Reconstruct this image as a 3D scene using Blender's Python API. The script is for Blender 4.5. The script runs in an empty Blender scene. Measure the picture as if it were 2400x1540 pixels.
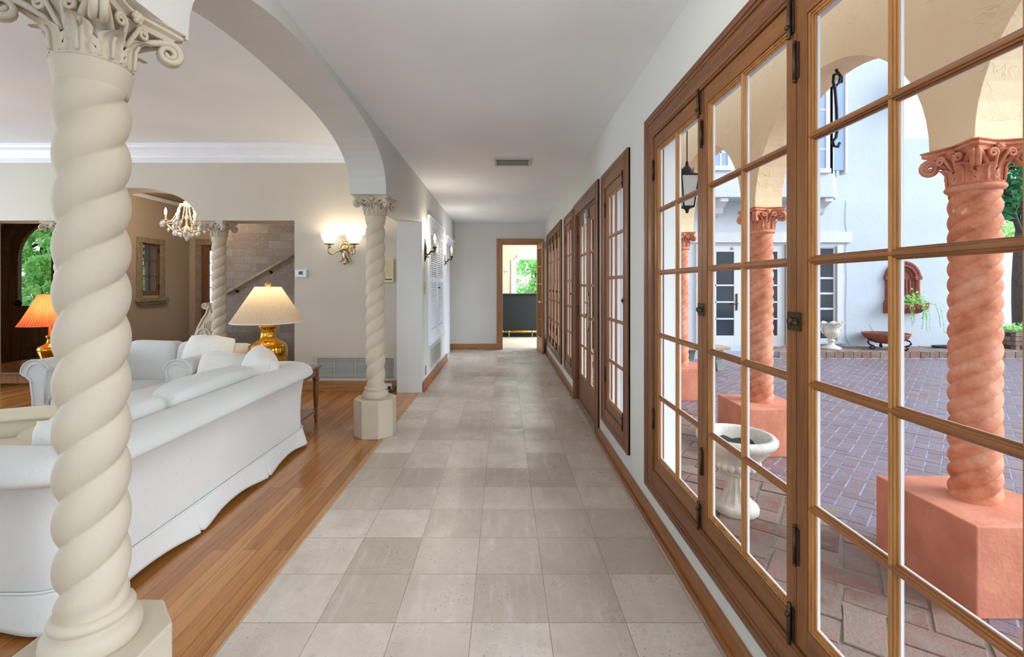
import bpy, math, random
from mathutils import Vector, Matrix, noise as mnoise
PI = math.pi
R = random.Random(7)
SC = bpy.context.scene
COL = SC.collection
F, CX, CY, EYE = 1073.0, 1181.0, 668.0, 1.33
def at(px, py, Y):
    """the point at depth Y that the photograph shows at pixel (px, py)"""
    return Vector(((px - CX) * Y / F, Y, EYE - (py - CY) * Y / F))
# ------------------------------------------------------------------ mesh builder
ORG = {}
class MB:
    def __init__(s): s.v = []; s.f = []; s.sm = []; s.mi = []; s.cur = 0
    def face(s, f, sm=False): s.f.append(f); s.sm.append(sm); s.mi.append(s.cur)
    def add(s, vs, fs, smooth=False):
        b = len(s.v)
        s.v.extend(Vector(p) for p in vs)
        for f in fs:
            s.face(tuple(b + i for i in f), smooth)
        return s
    def box(s, x0, x1, y0, y1, z0, z1):
        if x0 > x1: x0, x1 = x1, x0
        if y0 > y1: y0, y1 = y1, y0
        if z0 > z1: z0, z1 = z1, z0
        return s.add([(x0,y0,z0),(x1,y0,z0),(x1,y1,z0),(x0,y1,z0),(x0,y0,z1),(x1,y0,z1),(x1,y1,z1),(x0,y1,z1)],
              [(0,3,2,1),(4,5,6,7),(0,1,5,4),(1,2,6,5),(2,3,7,6),(3,0,4,7)])
    def grid(s, fn, nu, nv, wu=False, wv=False, smooth=True, flip=False):
        cu = nu if wu else nu + 1; cv = nv if wv else nv + 1
        vs = [fn(i / nu, j / nv) for j in range(cv) for i in range(cu)]
        fs = []
        for j in range(nv):
            for i in range(nu):
                a = j*cu + i; b = j*cu + (i+1) % cu
                c = ((j+1) % cv)*cu + (i+1) % cu; d = ((j+1) % cv)*cu + i
                fs.append((d,c,b,a) if flip else (a,b,c,d))
        return s.add(vs, fs, smooth)
    def lathe(s, prof, c=(0,0,0), seg=24, smooth=True, M=None, cap=True):
        """revolve (r, z) about a vertical axis through c"""
        n = len(prof); vs = []
        for r, z in prof:
            for k in range(seg):
                a = 2*PI*k/seg
                vs.append(Vector((r*math.cos(a), r*math.sin(a), z)))
        fs = []
        for j in range(n-1):
            for k in range(seg):
                k2 = (k+1) % seg
                fs.append((j*seg+k, j*seg+k2, (j+1)*seg+k2, (j+1)*seg+k))
        if M is not None: vs = [M @ p for p in vs]
        vs = [p + Vector(c) for p in vs]
        s.add(vs, fs, smooth)
        if cap:
            b = len(s.v) - len(vs)
            if prof[0][0] > 1e-4: s.face(tuple(b + k for k in reversed(range(seg))))
            if prof[-1][0] > 1e-4: s.face(tuple(b + (n-1)*seg + k for k in range(seg)))
        return s
    def tube(s, pts, r, seg=8, cap=True, closed=False, smooth=True):
        pts = [Vector(p) for p in pts]; n = len(pts)
        rs = r if isinstance(r, (list, tuple)) else [r]*n
        up = None; rings = []
        for i, p in enumerate(pts):
            if closed: t = pts[(i+1) % n] - pts[i-1]
            else: t = pts[min(i+1, n-1)] - pts[max(i-1, 0)]
            if t.length < 1e-9: t = Vector((0,0,1))
            t.normalize()
            if up is None:
                up = Vector((0,0,1)) if abs(t.z) < .9 else Vector((1,0,0))
            up = up - t*up.dot(t)
            if up.length < 1e-6: up = t.orthogonal()
            up.normalize(); sd = t.cross(up)
            rings.append([p + (up*math.cos(2*PI*k/seg) + sd*math.sin(2*PI*k/seg))*rs[i] for k in range(seg)])
        vs = [q for g in rings for q in g]; fs = []
        m = n if closed else n-1
        for j in range(m):
            j2 = (j+1) % n
            for k in range(seg):
                k2 = (k+1) % seg
                fs.append((j*seg+k, j*seg+k2, j2*seg+k2, j2*seg+k))
        if cap and not closed:
            fs.append(tuple(reversed(range(seg)))); fs.append(tuple((n-1)*seg+k for k in range(seg)))
        return s.add(vs, fs, smooth)
    def ell(s, c, r, nu=14, nv=9, M=None, smooth=True):
        c = Vector(c); r = (r, r, r) if not isinstance(r, (list, tuple)) else r
        def fn(u, v):
            a = 2*PI*u; b = PI*(v - .5)
            p = Vector((r[0]*math.cos(b)*math.cos(a), r[1]*math.cos(b)*math.sin(a), r[2]*math.sin(b)))
            return c + (M @ p if M is not None else p)
        return s.grid(fn, nu, nv, wu=True, smooth=smooth)
    def prism(s, poly, ax, a0, a1, smooth=False):
        """extrude a 2-D polygon; ax is the extrusion axis"""
        def mk(p, a):
            return {'x': (a, p[0], p[1]), 'y': (p[0], a, p[1]), 'z': (p[0], p[1], a)}[ax]
        n = len(poly)
        s.add([mk(p, a0) for p in poly] + [mk(p, a1) for p in poly],
              [(i, (i+1) % n, n + (i+1) % n, n + i) for i in range(n)], smooth)
        b = len(s.v) - 2*n
        s.face(tuple(b + i for i in reversed(range(n)))); s.face(tuple(b + n + i for i in range(n)))
        return s
    def arch(s, low, top, ax, a0, a1):
        """a wall whose underside follows the polyline low [(u, z)], up to height top"""
        n = len(low)
        mk = (lambda u, z, a: (a, u, z)) if ax == 'x' else (lambda u, z, a: (u, a, z))
        vs = []
        for u, z in low:
            vs += [mk(u, z, a0), mk(u, z, a1), mk(u, top, a0), mk(u, top, a1)]
        fs = []
        for i in range(n-1):
            a, b = 4*i, 4*i+4
            fs += [(a, b, b+2, a+2), (a+1, a+3, b+3, b+1), (a, a+1, b+1, b), (a+2, b+2, b+3, a+3)]
        e = 4*(n-1)
        fs += [(0, 2, 3, 1), (e, e+1, e+3, e+2)]
        return s.add(vs, fs)
    def merge(s, o, M=None):
        b = len(s.v)
        s.v.extend((M @ p) if M is not None else p.copy() for p in o.v)
        s.f.extend(tuple(b + i for i in f) for f in o.f); s.sm.extend(o.sm); s.mi.extend(o.mi)
        return s
    def build(s, name, mat, parent=None, bevel=0, org=None, weld=False, subd=0, segs=2):
        me = bpy.data.meshes.new(name)
        if parent is not None: o0 = ORG[parent]
        elif org is not None: o0 = Vector(org)
        else:
            xs = [p.x for p in s.v]; ys = [p.y for p in s.v]; zs = [p.z for p in s.v]
            o0 = Vector(((min(xs)+max(xs))/2, (min(ys)+max(ys))/2, min(zs)))
        me.from_pydata([p - o0 for p in s.v], [], s.f)
        me.polygons.foreach_set('use_smooth', s.sm)
        me.polygons.foreach_set('material_index', s.mi)
        import bmesh
        bm = bmesh.new(); bm.from_mesh(me)
        if weld: bmesh.ops.remove_doubles(bm, verts=bm.verts, dist=1e-5)
        bmesh.ops.recalc_face_normals(bm, faces=bm.faces)
        bm.to_mesh(me); bm.free(); me.update()
        o = bpy.data.objects.new(name, me); COL.objects.link(o)
        for q in (mat if isinstance(mat, (list, tuple)) else [mat]): me.materials.append(q)
        ORG[o] = o0
        if parent is None: o.location = o0
        else: o.parent = parent
        if subd:
            md = o.modifiers.new('smooth', 'SUBSURF'); md.levels = subd; md.render_levels = subd
        if bevel:
            md = o.modifiers.new('soft_edge', 'BEVEL'); md.width = bevel; md.segments = segs
            md.limit_method = 'ANGLE'; md.angle_limit = math.radians(40)
        return o
def tag(o, label=None, cat=None, group=None, kind=None):
    if label: o['label'] = label
    if cat: o['category'] = cat
    if group: o['group'] = group
    if kind: o['kind'] = kind
    return o
def thing(name, loc, label, cat, group=None, kind=None):
    o = bpy.data.objects.new(name, None); COL.objects.link(o)
    o.empty_display_size = .1
    o.location = loc; ORG[o] = Vector(loc)
    return tag(o, label, cat, group, kind)
def kids(o): return [c for c in COL.objects if c.parent == o]
def copy_tree(o, loc=None, label=None, parent=None):
    c = o.copy(); COL.objects.link(c)
    if parent is not None: c.parent = parent
    if loc is not None: c.location = loc
    ORG[c] = Vector(loc) if loc is not None else ORG[o]
    if label: c['label'] = label
    for k in kids(o): copy_tree(k, parent=c)
    return c
def rotm(axis, deg): return Matrix.Rotation(math.radians(deg), 4, axis)
def tr(x, y, z): return Matrix.Translation((x, y, z))
def lerp(a, b, t): return a + (b - a)*t
def sgnp(x, p): return math.copysign(abs(x)**p, x)
# ------------------------------------------------------------------ materials
def C(r, g, b):
    f = lambda c: (c/255/12.92) if c/255 <= .04045 else ((c/255+.055)/1.055)**2.4
    return (f(r), f(g), f(b), 1)
class NT:
    def __init__(s, name):
        s.m = bpy.data.materials.new(name); s.m.use_nodes = True
        s.n = s.m.node_tree.nodes; s.l = s.m.node_tree.links; s.n.clear()
        s.out = s.n.new('ShaderNodeOutputMaterial')
        s.co = s.n.new('ShaderNodeTexCoord')
    def new(s, t, **kw):
        n = s.n.new('ShaderNode' + t)
        for k, v in kw.items():
            if hasattr(n, k) and k not in n.inputs: setattr(n, k, v)
            else: n.inputs[k].default_value = v
        return n
    def link(s, a, b): s.l.new(a, b)
    def coords(s, scale=(1,1,1), rot=(0,0,0), kind='Object'):
        m = s.new('Mapping'); m.inputs['Scale'].default_value = scale; m.inputs['Rotation'].default_value = rot
        s.link(s.co.outputs[kind], m.inputs['Vector']); return m.outputs[0]
    def noise(s, vec, scale, detail=4, rough=.55, dist=0):
        n = s.new('TexNoise'); n.inputs['Scale'].default_value = scale; n.inputs['Detail'].default_value = detail
        n.inputs['Roughness'].default_value = rough; n.inputs['Distortion'].default_value = dist
        s.link(vec, n.inputs['Vector']); return n.outputs['Fac']
    def ramp(s, fac, stops):
        r = s.new('ValToRGB'); e = r.color_ramp.elements
        while len(e) < len(stops): e.new(.5)
        for i, (p, c) in enumerate(stops): e[i].position = p; e[i].color = c if len(c) == 4 else (*c, 1)
        s.link(fac, r.inputs[0]); return r.outputs[0]
    def mix(s, fac, a, b, mode='MIX'):
        m = s.new('Mix', data_type='RGBA', blend_type=mode)
        for k, v in ((0, fac), (6, a), (7, b)):
            if isinstance(v, (int, float)): m.inputs[k].default_value = v
            elif isinstance(v, tuple): m.inputs[k].default_value = v
            else: s.link(v, m.inputs[k])
        return m.outputs[2]
    def math(s, op, a, b=0.0):
        m = s.new('Math', operation=op)
        for k, v in ((0, a), (1, b)):
            if isinstance(v, (int, float)): m.inputs[k].default_value = v
            else: s.link(v, m.inputs[k])
        return m.outputs[0]
    def bump(s, h, strength, dist=.01, nrm=None):
        b = s.new('Bump'); b.inputs['Strength'].default_value = strength; b.inputs['Distance'].default_value = dist
        s.link(h, b.inputs['Height'])
        if nrm is not None: s.link(nrm, b.inputs['Normal'])
        return b.outputs[0]
    def bsdf(s, color, rough=.5, metal=0, nrm=None, **kw):
        b = s.new('BsdfPrincipled')
        for k, v in (('Base Color', color), ('Roughness', rough), ('Metallic', metal)):
            if isinstance(v, (int, float, tuple)): b.inputs[k].default_value = v
            else: s.link(v, b.inputs[k])
        if nrm is not None: s.link(nrm, b.inputs['Normal'])
        for k, v in kw.items(): b.inputs[k.replace('_', ' ')].default_value = v
        s.link(b.outputs[0], s.out.inputs[0]); return b
def plain(name, c, rough=.6, metal=0, var=.06, vs=6, bs=0, bscale=60, bdist=.004, c2=None, **kw):
    """a material with a gentle patchy variation and an optional fine bump"""
    t = NT(name); v = t.coords()
    f = t.noise(v, vs, 5)
    lo = c2 if c2 else tuple(x*(1-var) for x in c[:3]) + (1,)
    hi = c if c2 else tuple(min(1, x*(1+var)) for x in c[:3]) + (1,)
    col = t.ramp(f, [(.3, lo), (.7, hi)])
    n = t.bump(t.noise(v, bscale, 6), bs, bdist) if bs else None
    t.bsdf(col, rough, metal, n, **kw); return t.m
def wood(name, c1, c2, axis='z', rough=.4, fine=1.0, coat=0):
    t = NT(name); sc = {'x': (.8,14,14), 'y': (14,.8,14), 'z': (14,14,.8)}[axis]
    v = t.coords(tuple(k*fine for k in sc))
    f = t.noise(v, 2.2, 6, .62, .8)
    v2 = t.coords(tuple(k*fine*5 for k in sc)); g = t.noise(v2, 3, 3)
    ff = t.math('ADD', t.math('MULTIPLY', f, .75), t.math('MULTIPLY', g, .25))
    col = t.ramp(ff, [(.32, c1), (.5, tuple((a+b)/2 for a, b in zip(c1, c2))), (.68, c2)])
    t.bsdf(col, rough, 0, t.bump(ff, .25, .002), Coat_Weight=coat); return t.m
def wall_mat(name, c, bs=.25):
    t = NT(name); v = t.coords()
    big = t.noise(v, .7, 3); fine = t.noise(v, 45, 6, .6); mid = t.noise(v, 9, 4)
    a = tuple(x*.95 for x in c[:3]) + (1,); b = tuple(min(1, x*1.04) for x in c[:3]) + (1,)
    h = t.math('ADD', t.math('MULTIPLY', mid, .7), t.math('MULTIPLY', fine, .3))
    t.bsdf(t.ramp(big, [(.35, a), (.65, b)]), .75, 0, t.bump(h, bs, .012)); return t.m
X = {}
X['wall'] = wall_mat('wall_plaster', C(217,217,212))
X['warm'] = wall_mat('warm_plaster', C(206,197,182))
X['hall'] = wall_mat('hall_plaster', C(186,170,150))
X['ceil'] = wall_mat('ceiling_plaster', C(240,242,242), .2)
X['farroom'] = wall_mat('tan_plaster', C(214,190,155))
X['white'] = plain('white_gloss_paint', C(240,242,246), .25, var=.02)
X['column'] = plain('cream_cast_stone', C(205,192,170), .7, var=.05, vs=5, bs=.25, bscale=90, bdist=.003)
X['stucco_out'] = wall_mat('white_stucco', C(238,234,226), .6)
X['exterior_white'] = plain('exterior_white_paint', C(206,206,208), .5, var=.03)
X['casing_z'] = wood('casing_wood_upright', C(88,48,22), C(140,86,46), 'z', .38)
X['casing_y'] = wood('casing_wood_level', C(88,48,22), C(140,86,46), 'y', .38)
X['sash_z'] = wood('sash_wood_upright', C(98,57,25), C(148,93,45), 'z', .36)
X['sash_y'] = wood('sash_wood_level', C(98,57,25), C(148,93,45), 'y', .36)
X['oak_x'] = wood('oak_level', C(132,84,48), C(190,136,88), 'x', .42)
X['oak_y'] = wood('oak_along', C(118,70,34), C(170,112,62), 'y', .42)
X['oak_z'] = wood('oak_upright', C(132,84,48), C(190,136,88), 'z', .42)
X['border'] = wood('border_oak', C(164,108,58), C(204,150,94), 'y', .3)
X['satin'] = plain('white_satin_paint', C(232,236,242), .5, var=.02)
X['dark_z'] = wood('dark_door_wood', C(92,56,34), C(150,98,62), 'z', .42)
X['table'] = wood('turned_table_wood', C(96,52,22), C(160,98,48), 'z', .3, 1.5, .3)
X['table_x'] = wood('table_top_wood', C(70,38,20), C(120,72,40), 'x', .12, 1.2, .6)
X['iron'] = plain('dark_iron', C(40,37,36), .5, .7, var=.2, bs=.2)
X['bronze'] = plain('dark_bronze', C(76,62,46), .42, .8, var=.25, vs=20)
X['brass'] = plain('polished_brass', C(206,150,48), .1, 1, var=.08, vs=3)
X['gilt'] = plain('pale_gilt_glass', C(226,212,182), .2, .25, var=.1)
X['oldbrass'] = plain('aged_brass', C(196,178,138), .32, 1, var=.22, vs=30, bs=.2, bscale=40)
X['steel'] = plain('grey_metal', C(150,152,154), .35, .6)
X['black'] = plain('black_fabric_panel', C(12,13,12), .7, var=.15, vs=40)
X['cream'] = plain('cream_plastic', C(226,210,168), .45)
X['plastic'] = plain('white_plastic', C(236,238,242), .4, var=.02)
X['dark'] = plain('dark_slot', C(28,26,25), .7)
X['grey'] = plain('grey_grille_paint', C(196,194,186), .5)
X['wire'] = plain('black_rubber', C(30,32,36), .5)
X['bark'] = plain('tree_bark', C(84,72,64), .9, var=.3, vs=20, bs=.8, bscale=25, bdist=.02)
X['soil'] = plain('dark_soil', C(62,54,48), .95, var=.35, vs=40, bs=.8, bscale=60)
X['slate'] = plain('grey_stone', C(128,128,124), .85, var=.15, vs=14, bs=.5, bscale=30)
X['urn'] = plain('weathered_white_stone', C(232,226,212), .8, var=.1, vs=8, bs=.5, bscale=60, bdist=.004, c2=C(190,184,170))
X['outer'] = wall_mat('tan_outer_stucco', C(158,124,98), .6)  # tone chosen to dim and warm the bounced light
X['house'] = wall_mat('cool_white_stucco', C(192,199,207), .5)  # white wall; blue skylight and shade are put into its colour
X['skyglass'] = plain('sky_reflecting_glass', C(150,170,205), .1, var=.1, vs=2)  # sky reflection is put into the pane colour
def trowel(name, c, c2):
    t = NT(name); v = t.coords()
    w = t.noise(v, 3.0, 3, .5, 3.5); st = t.ramp(w, [(.47, (0,0,0)), (.5, (1,1,1)), (.53, (0,0,0))])
    m = t.ramp(t.noise(v, 2.2, 2), [(.48, (0,0,0)), (.6, (1,1,1))])
    k = t.math('MULTIPLY', st, m)
    col = t.mix(t.math('MULTIPLY', k, .26), t.ramp(t.noise(v, .8, 3), [(.35, c2), (.65, c)]), tuple(x*.62 for x in c2[:3]) + (1,))
    t.bsdf(col, .8, 0, t.bump(t.math('ADD', t.math('MULTIPLY', k, .35), t.noise(v, 10, 5)), .5, .010)); return t.m
X['arcade'] = trowel('trowelled_cream_stucco', C(250,224,182), C(242,210,164))
X['darkglass'] = plain('dark_room_glass', C(40,48,58), .06, 0, var=.3, vs=2)
X['glow'] = None
def fabric(name, c, c2, weave=(260, 260, 900)):
    t = NT(name); v = t.coords()
    a = t.noise(t.coords((1, 1, .25)), 240, 3, .7); f = t.noise(v, 2.2, 4); sl = t.noise(t.coords((1,1,.3)), 70, 2)
    col = t.mix(t.math('MULTIPLY', t.ramp(sl, [(.66, (0,0,0)), (.74, (1,1,1))]), .35), t.ramp(f, [(.3, c2), (.7, c)]), C(188,176,150))
    h = t.math('ADD', t.math('MULTIPLY', a, .6), t.math('MULTIPLY', sl, .4))
    t.bsdf(col, .92, 0, t.bump(h, .35, .004), Sheen_Weight=.15); return t.m
X['sofa'] = fabric('ivory_slub_linen', C(224,223,220), C(217,216,212))
X['pillow'] = fabric('white_cotton', C(240,236,228), C(232,228,220))
X['creamcloth'] = fabric('cream_upholstery', C(234,224,198), C(226,214,186))
def terracotta():
    t = NT('painted_terracotta'); v = t.coords()
    f = t.noise(v, 5, 6, .65); g = t.noise(v, 38, 5)
    col = t.ramp(f, [(.3, C(160,88,60)), (.48, C(208,130,94)), (.7, C(230,170,140))])
    col = t.mix(t.ramp(g, [(.62, (0,0,0)), (.75, (.5,.5,.5))]), col, C(232,190,168))
    t.bsdf(col, .8, 0, t.bump(t.math('ADD', f, t.math('MULTIPLY', g, .5)), .4, .004)); return t.m
X['terra'] = terracotta()
X['terra_block'] = plain('terracotta_render', C(220,142,112), .85, vs=4, bs=.6, bscale=26, bdist=.008, c2=C(190,112,84))
X['terra_dark'] = plain('brown_terracotta', C(140,72,54), .8, var=.25, vs=12, bs=.5, bscale=40)
def glass():
    t = NT('clear_window_glass')
    a = t.new('BsdfTransparent'); b = t.new('BsdfGlossy'); b.inputs['Roughness'].default_value = .01
    fr = t.new('Fresnel'); fr.inputs['IOR'].default_value = 1.35
    m = t.new('MixShader'); t.link(t.math('MULTIPLY', fr.outputs[0], .03), m.inputs[0])
    t.link(a.outputs[0], m.inputs[1]); t.link(b.outputs[0], m.inputs[2]); t.link(m.outputs[0], t.out.inputs[0]); return t.m
X['glass'] = glass()
def crystal():
    t = NT('cut_crystal')
    b = t.bsdf(C(250,250,252), .06, 0); b.inputs['Transmission Weight'].default_value = .22; b.inputs['IOR'].default_value = 1.6
    return t.m
X['crystal'] = crystal()
def emit(name, c, s):
    t = NT(name); e = t.new('Emission'); e.inputs[0].default_value = c; e.inputs[1].default_value = s
    t.link(e.outputs[0], t.out.inputs[0]); return t.m
X['soft_bulb'] = emit('lamp_bulb', C(255,214,150), 4)
X['bulb'] = emit('lit_flame_bulb', C(255,226,180), 14)
X['shade_glow'] = emit('lit_frosted_glass', C(255,244,226), 1.7)
def shade(name, c, c2, s=60):
    t = NT(name); f = t.noise(t.coords((1,1,.15)), s, 4, .7)
    col = t.ramp(f, [(.3, c2), (.7, c)])
    d = t.new('BsdfDiffuse'); tl = t.new('BsdfTranslucent'); m = t.new('MixShader'); m.inputs[0].default_value = .5
    t.link(col, d.inputs[0]); t.link(col, tl.inputs[0]); t.link(d.outputs[0], m.inputs[1]); t.link(tl.outputs[0], m.inputs[2])
    t.link(m.outputs[0], t.out.inputs[0]); return t.m
X['linen_shade'] = shade('linen_lampshade', C(238,226,206), C(226,210,186))
X['coral_shade'] = shade('coral_pleated_shade', C(240,150,104), C(226,128,84), 8)
def leafmat(name, a, b, c):
    t = NT(name); g = t.new('NewGeometry')
    col = t.ramp(g.outputs['Random Per Island'], [(0, a), (.5, b), (1, c)])
    d = t.new('BsdfDiffuse'); tl = t.new('BsdfTranslucent'); m = t.new('MixShader'); m.inputs[0].default_value = .4
    t.link(col, d.inputs[0]); t.link(col, tl.inputs[0]); t.link(d.outputs[0], m.inputs[1]); t.link(tl.outputs[0], m.inputs[2])
    t.link(m.outputs[0], t.out.inputs[0]); return t.m
X['leaf'] = leafmat('green_leaves', C(120,184,110), C(170,224,130), C(218,246,176))
X['leaf_bright'] = leafmat('sunlit_leaves', C(150,214,140), C(200,244,160), C(234,252,205))  # trees out of the sun; lit brightness is put into the leaf colour
X['leaf_dark'] = leafmat('dark_leaves', C(44,96,66), C(70,130,84), C(104,160,104))
def brick_mat(name, a, b, c, rough=.85, grime=None, gsc=3):
    t = NT(name); g = t.new('NewGeometry'); v = t.coords()
    col = t.ramp(g.outputs['Random Per Island'], [(0, a), (.5, b), (1, c)])
    n = t.noise(v, gsc, 6, .7); n2 = t.noise(v, 40, 5, .7)
    if grime: col = t.mix(t.math('MULTIPLY', t.ramp(n, [(.42, (0,0,0)), (.6, (1,1,1))]), .85), col, grime)
    col = t.mix(t.math('MULTIPLY', n2, .35), col, tuple(x*.6 for x in a[:3]) + (1,))
    t.bsdf(col, rough, 0, t.bump(t.math('ADD', n2, t.noise(v, 9, 4)), .6, .012)); return t.m
X['paver'] = brick_mat('courtyard_brick', C(128,102,104), C(142,114,116), C(152,126,130), .36, C(134,124,136), 1.2)
X['oldbrick'] = brick_mat('old_terrace_brick', C(114,80,68), C(142,102,86), C(160,134,120), .85, C(144,128,116), 4)
X['mortar'] = plain('pale_mortar', C(150,152,168), .9, var=.15, vs=20, bs=.5, bscale=60)
X['oldmortar'] = plain('sandy_mortar', C(134,117,103), .95, var=.25, vs=12, bs=.8, bscale=40, bdist=.01)
def tiles():
    t = NT('limestone_tiles'); v = t.coords()
    b = t.new('TexBrick', offset=0.0, squash=1.0)
    b.inputs['Scale'].default_value = 1; b.inputs['Brick Width'].default_value = .3035; b.inputs['Row Height'].default_value = .3035
    b.inputs['Mortar Size'].default_value = .0016; b.inputs['Color1'].default_value = (0,0,0,1); b.inputs['Color2'].default_value = (1,1,1,1)
    b.inputs['Mortar Smooth'].default_value = .3
    t.link(v, b.inputs['Vector'])
    rnd = t.new('SeparateColor'); t.link(b.outputs['Color'], rnd.inputs[0]); rv = rnd.outputs[0]
    # every tile gets its own patch of the stone pattern
    off = t.new('CombineXYZ'); t.link(t.math('MULTIPLY', rv, 37), off.inputs[2])
    va = t.new('VectorMath', operation='ADD'); t.link(v, va.inputs[0]); t.link(off.outputs[0], va.inputs[1])
    n1 = t.noise(va.outputs[0], 4.5, 6, .62, .4); n3 = t.noise(va.outputs[0], 14, 5, .7)
    mp = t.new('Mapping'); mp.inputs['Scale'].default_value = (9, 1.2, 1); t.link(va.outputs[0], mp.inputs[0])
    st = t.noise(mp.outputs[0], 2.5, 5, .6)
    base = t.ramp(rv, [(0, C(185,168,154)), (.5, C(202,186,173)), (1, C(215,202,190))])
    col = t.mix(t.math('MULTIPLY', t.ramp(n1, [(.42, (0,0,0)), (.72, (1,1,1))]), .55), base, C(175,162,147))
    col = t.mix(t.math('MULTIPLY', t.ramp(st, [(.52, (0,0,0)), (.75, (1,1,1))]), .45), col, C(218,216,213))
    col = t.mix(t.math('MULTIPLY', t.ramp(n3, [(.55, (0,0,0)), (.7, (1,1,1))]), .3), col, C(160,149,138))
    pit = t.noise(v, 85, 3, .6); pr = t.ramp(pit, [(.615, (0,0,0)), (.66, (1,1,1))])
    zone = t.ramp(t.noise(v, 2.3, 2), [(.42, (0,0,0)), (.58, (1,1,1))])
    pm = t.math('MULTIPLY', pr, zone)
    col = t.mix(t.math('MULTIPLY', pm, .6), col, C(104,88,74))
    col = t.mix(t.math('MULTIPLY', b.outputs['Fac'], .65), col, C(112,100,88))
    h = t.math('SUBTRACT', t.math('MULTIPLY', n3, .25), t.math('ADD', t.math('MULTIPLY', b.outputs['Fac'], .8), pm))
    rr = t.math('ADD', .15, t.math('MULTIPLY', n1, .3))
    t.bsdf(col, rr, 0, t.bump(h, .3, .003), Specular_IOR_Level=.5); return t.m
X['tiles'] = tiles()
def strips():
    t = NT('oak_strip_floor'); v = t.coords((1,1,1), (0,0,PI/2))
    b = t.new('TexBrick', offset=.37, squash=1.0, offset_frequency=2)
    for k, q in (('Scale', 1), ('Brick Width', 1.9), ('Row Height', .076), ('Mortar Size', .0012), ('Mortar Smooth', .2)): b.inputs[k].default_value = q
    b.inputs['Color1'].default_value = (0,0,0,1); b.inputs['Color2'].default_value = (1,1,1,1)
    t.link(v, b.inputs['Vector'])
    rnd = t.new('SeparateColor'); t.link(b.outputs['Color'], rnd.inputs[0]); rv = rnd.outputs[0]
    off = t.new('CombineXYZ'); t.link(t.math('MULTIPLY', rv, 23), off.inputs[2])
    va = t.new('VectorMath', operation='ADD'); t.link(t.co.outputs['Object'], va.inputs[0]); t.link(off.outputs[0], va.inputs[1])
    mp = t.new('Mapping'); mp.inputs['Scale'].default_value = (26, 1.3, 8); t.link(va.outputs[0], mp.inputs[0])
    g = t.noise(mp.outputs[0], 1.6, 6, .62, 1.2)
    base = t.ramp(rv, [(0, C(162,102,48)), (.55, C(182,119,59)), (1, C(202,140,76))])
    col = t.mix(t.math('MULTIPLY', t.ramp(g, [(.45, (0,0,0)), (.68, (1,1,1))]), .6), base, C(130,76,32))
    col = t.mix(t.math('MULTIPLY', b.outputs['Fac'], .7), col, C(52,26,10))
    t.bsdf(col, .24, 0, t.bump(t.math('SUBTRACT', t.math('MULTIPLY', g, .3), b.outputs['Fac']), .15, .002), Coat_Weight=.35, Coat_Roughness=.12)
    return t.m
X['strips'] = strips()
def ashlar():
    t = NT('stone_block_wall'); v = t.coords((1,1,1), (PI/2,0,0))
    b = t.new('TexBrick', offset=.5, squash=1.0)
    for k, q in (('Scale', 1), ('Brick Width', .36), ('Row Height', .115), ('Mortar Size', .0022)): b.inputs[k].default_value = q
    b.inputs['Color1'].default_value = (0,0,0,1); b.inputs['Color2'].default_value = (1,1,1,1)
    t.link(v, b.inputs['Vector'])
    rnd = t.new('SeparateColor'); t.link(b.outputs['Color'], rnd.inputs[0])
    n = t.noise(v, 5, 7, .7); n2 = t.noise(v, 26, 6, .75)
    col = t.ramp(rnd.outputs[0], [(0, C(126,114,104)), (.5, C(138,127,117)), (1, C(150,142,134))])
    col = t.mix(t.math('MULTIPLY', t.ramp(n, [(.4, (0,0,0)), (.7, (1,1,1))]), .6), col, C(122,104,88))
    col = t.mix(t.math('MULTIPLY', t.ramp(n2, [(.55, (0,0,0)), (.7, (1,1,1))]), .5), col, C(186,184,184))
    col = t.mix(t.math('MULTIPLY', b.outputs['Fac'], .5), col, C(108,98,90))
    t.bsdf(col, .8, 0, t.bump(t.math('SUBTRACT', n2, b.outputs['Fac']), .4, .006)); return t.m
X['ashlar'] = ashlar()
X['carpet'] = plain('tan_carpet', C(190,176,150), .95, var=.12, vs=60, bs=.6, bscale=300)
X['mantel'] = plain('carved_stone_surround', C(150,134,112), .8, var=.25, vs=18, bs=.5, bscale=50)
X['tileroof'] = plain('clay_roof_tile', C(150,88,70), .8, var=.3, vs=8)
# ------------------------------------------------------------------ the shell
def struct(name, mb, mat, label, cat, bevel=0, org=None, parent=None):
    return tag(mb.build(name, mat, parent, bevel, org), label, cat, kind='structure')
def cells(m, ax, a0, a1, u0, u1, z0, z1, holes):
    """a straight wall with rectangular holes (u0, u1, z0, z1)"""
    us = sorted({u0, u1, *[h[0] for h in holes], *[h[1] for h in holes]})
    for p, q in zip(us, us[1:]):
        if q <= u0 or p >= u1: continue
        z = z0
        for h in sorted((h for h in holes if h[0] < (p+q)/2 < h[1]), key=lambda h: h[2]):
            if h[2] > z: (m.box(a0, a1, p, q, z, h[2]) if ax == 'x' else m.box(p, q, a0, a1, z, h[2]))
            z = h[3]
        if z < z1: (m.box(a0, a1, p, q, z, z1) if ax == 'x' else m.box(p, q, a0, a1, z, z1))
    return m
YB = -2.6                      # wall behind the viewer
CH, LH, HH = 2.607, 3.08, 2.80 # corridor, living room and hall ceilings
struct('floor', MB().box(-1.042, .83, YB, 9.57, -.06, 0).box(-1.3, -1.042, 5.66, 9.57, -.06, 0), X['tiles'], 'pale limestone tile floor running down the corridor', 'floor', org=(-.1262, 2.106, 0))
struct('floor_living', MB().box(-8.4, -1.075, YB, 8.5, -.06, 0), X['strips'], 'oak strip floor of the living room beside the stone tiles', 'floor', org=(-1.0802, .4, 0))
struct('trim_1', MB().box(-1.075, -1.042, YB, 5.66, -.05, .004), X['border'], 'pale oak border board between wood floor and stone tiles', 'floor trim')
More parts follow.
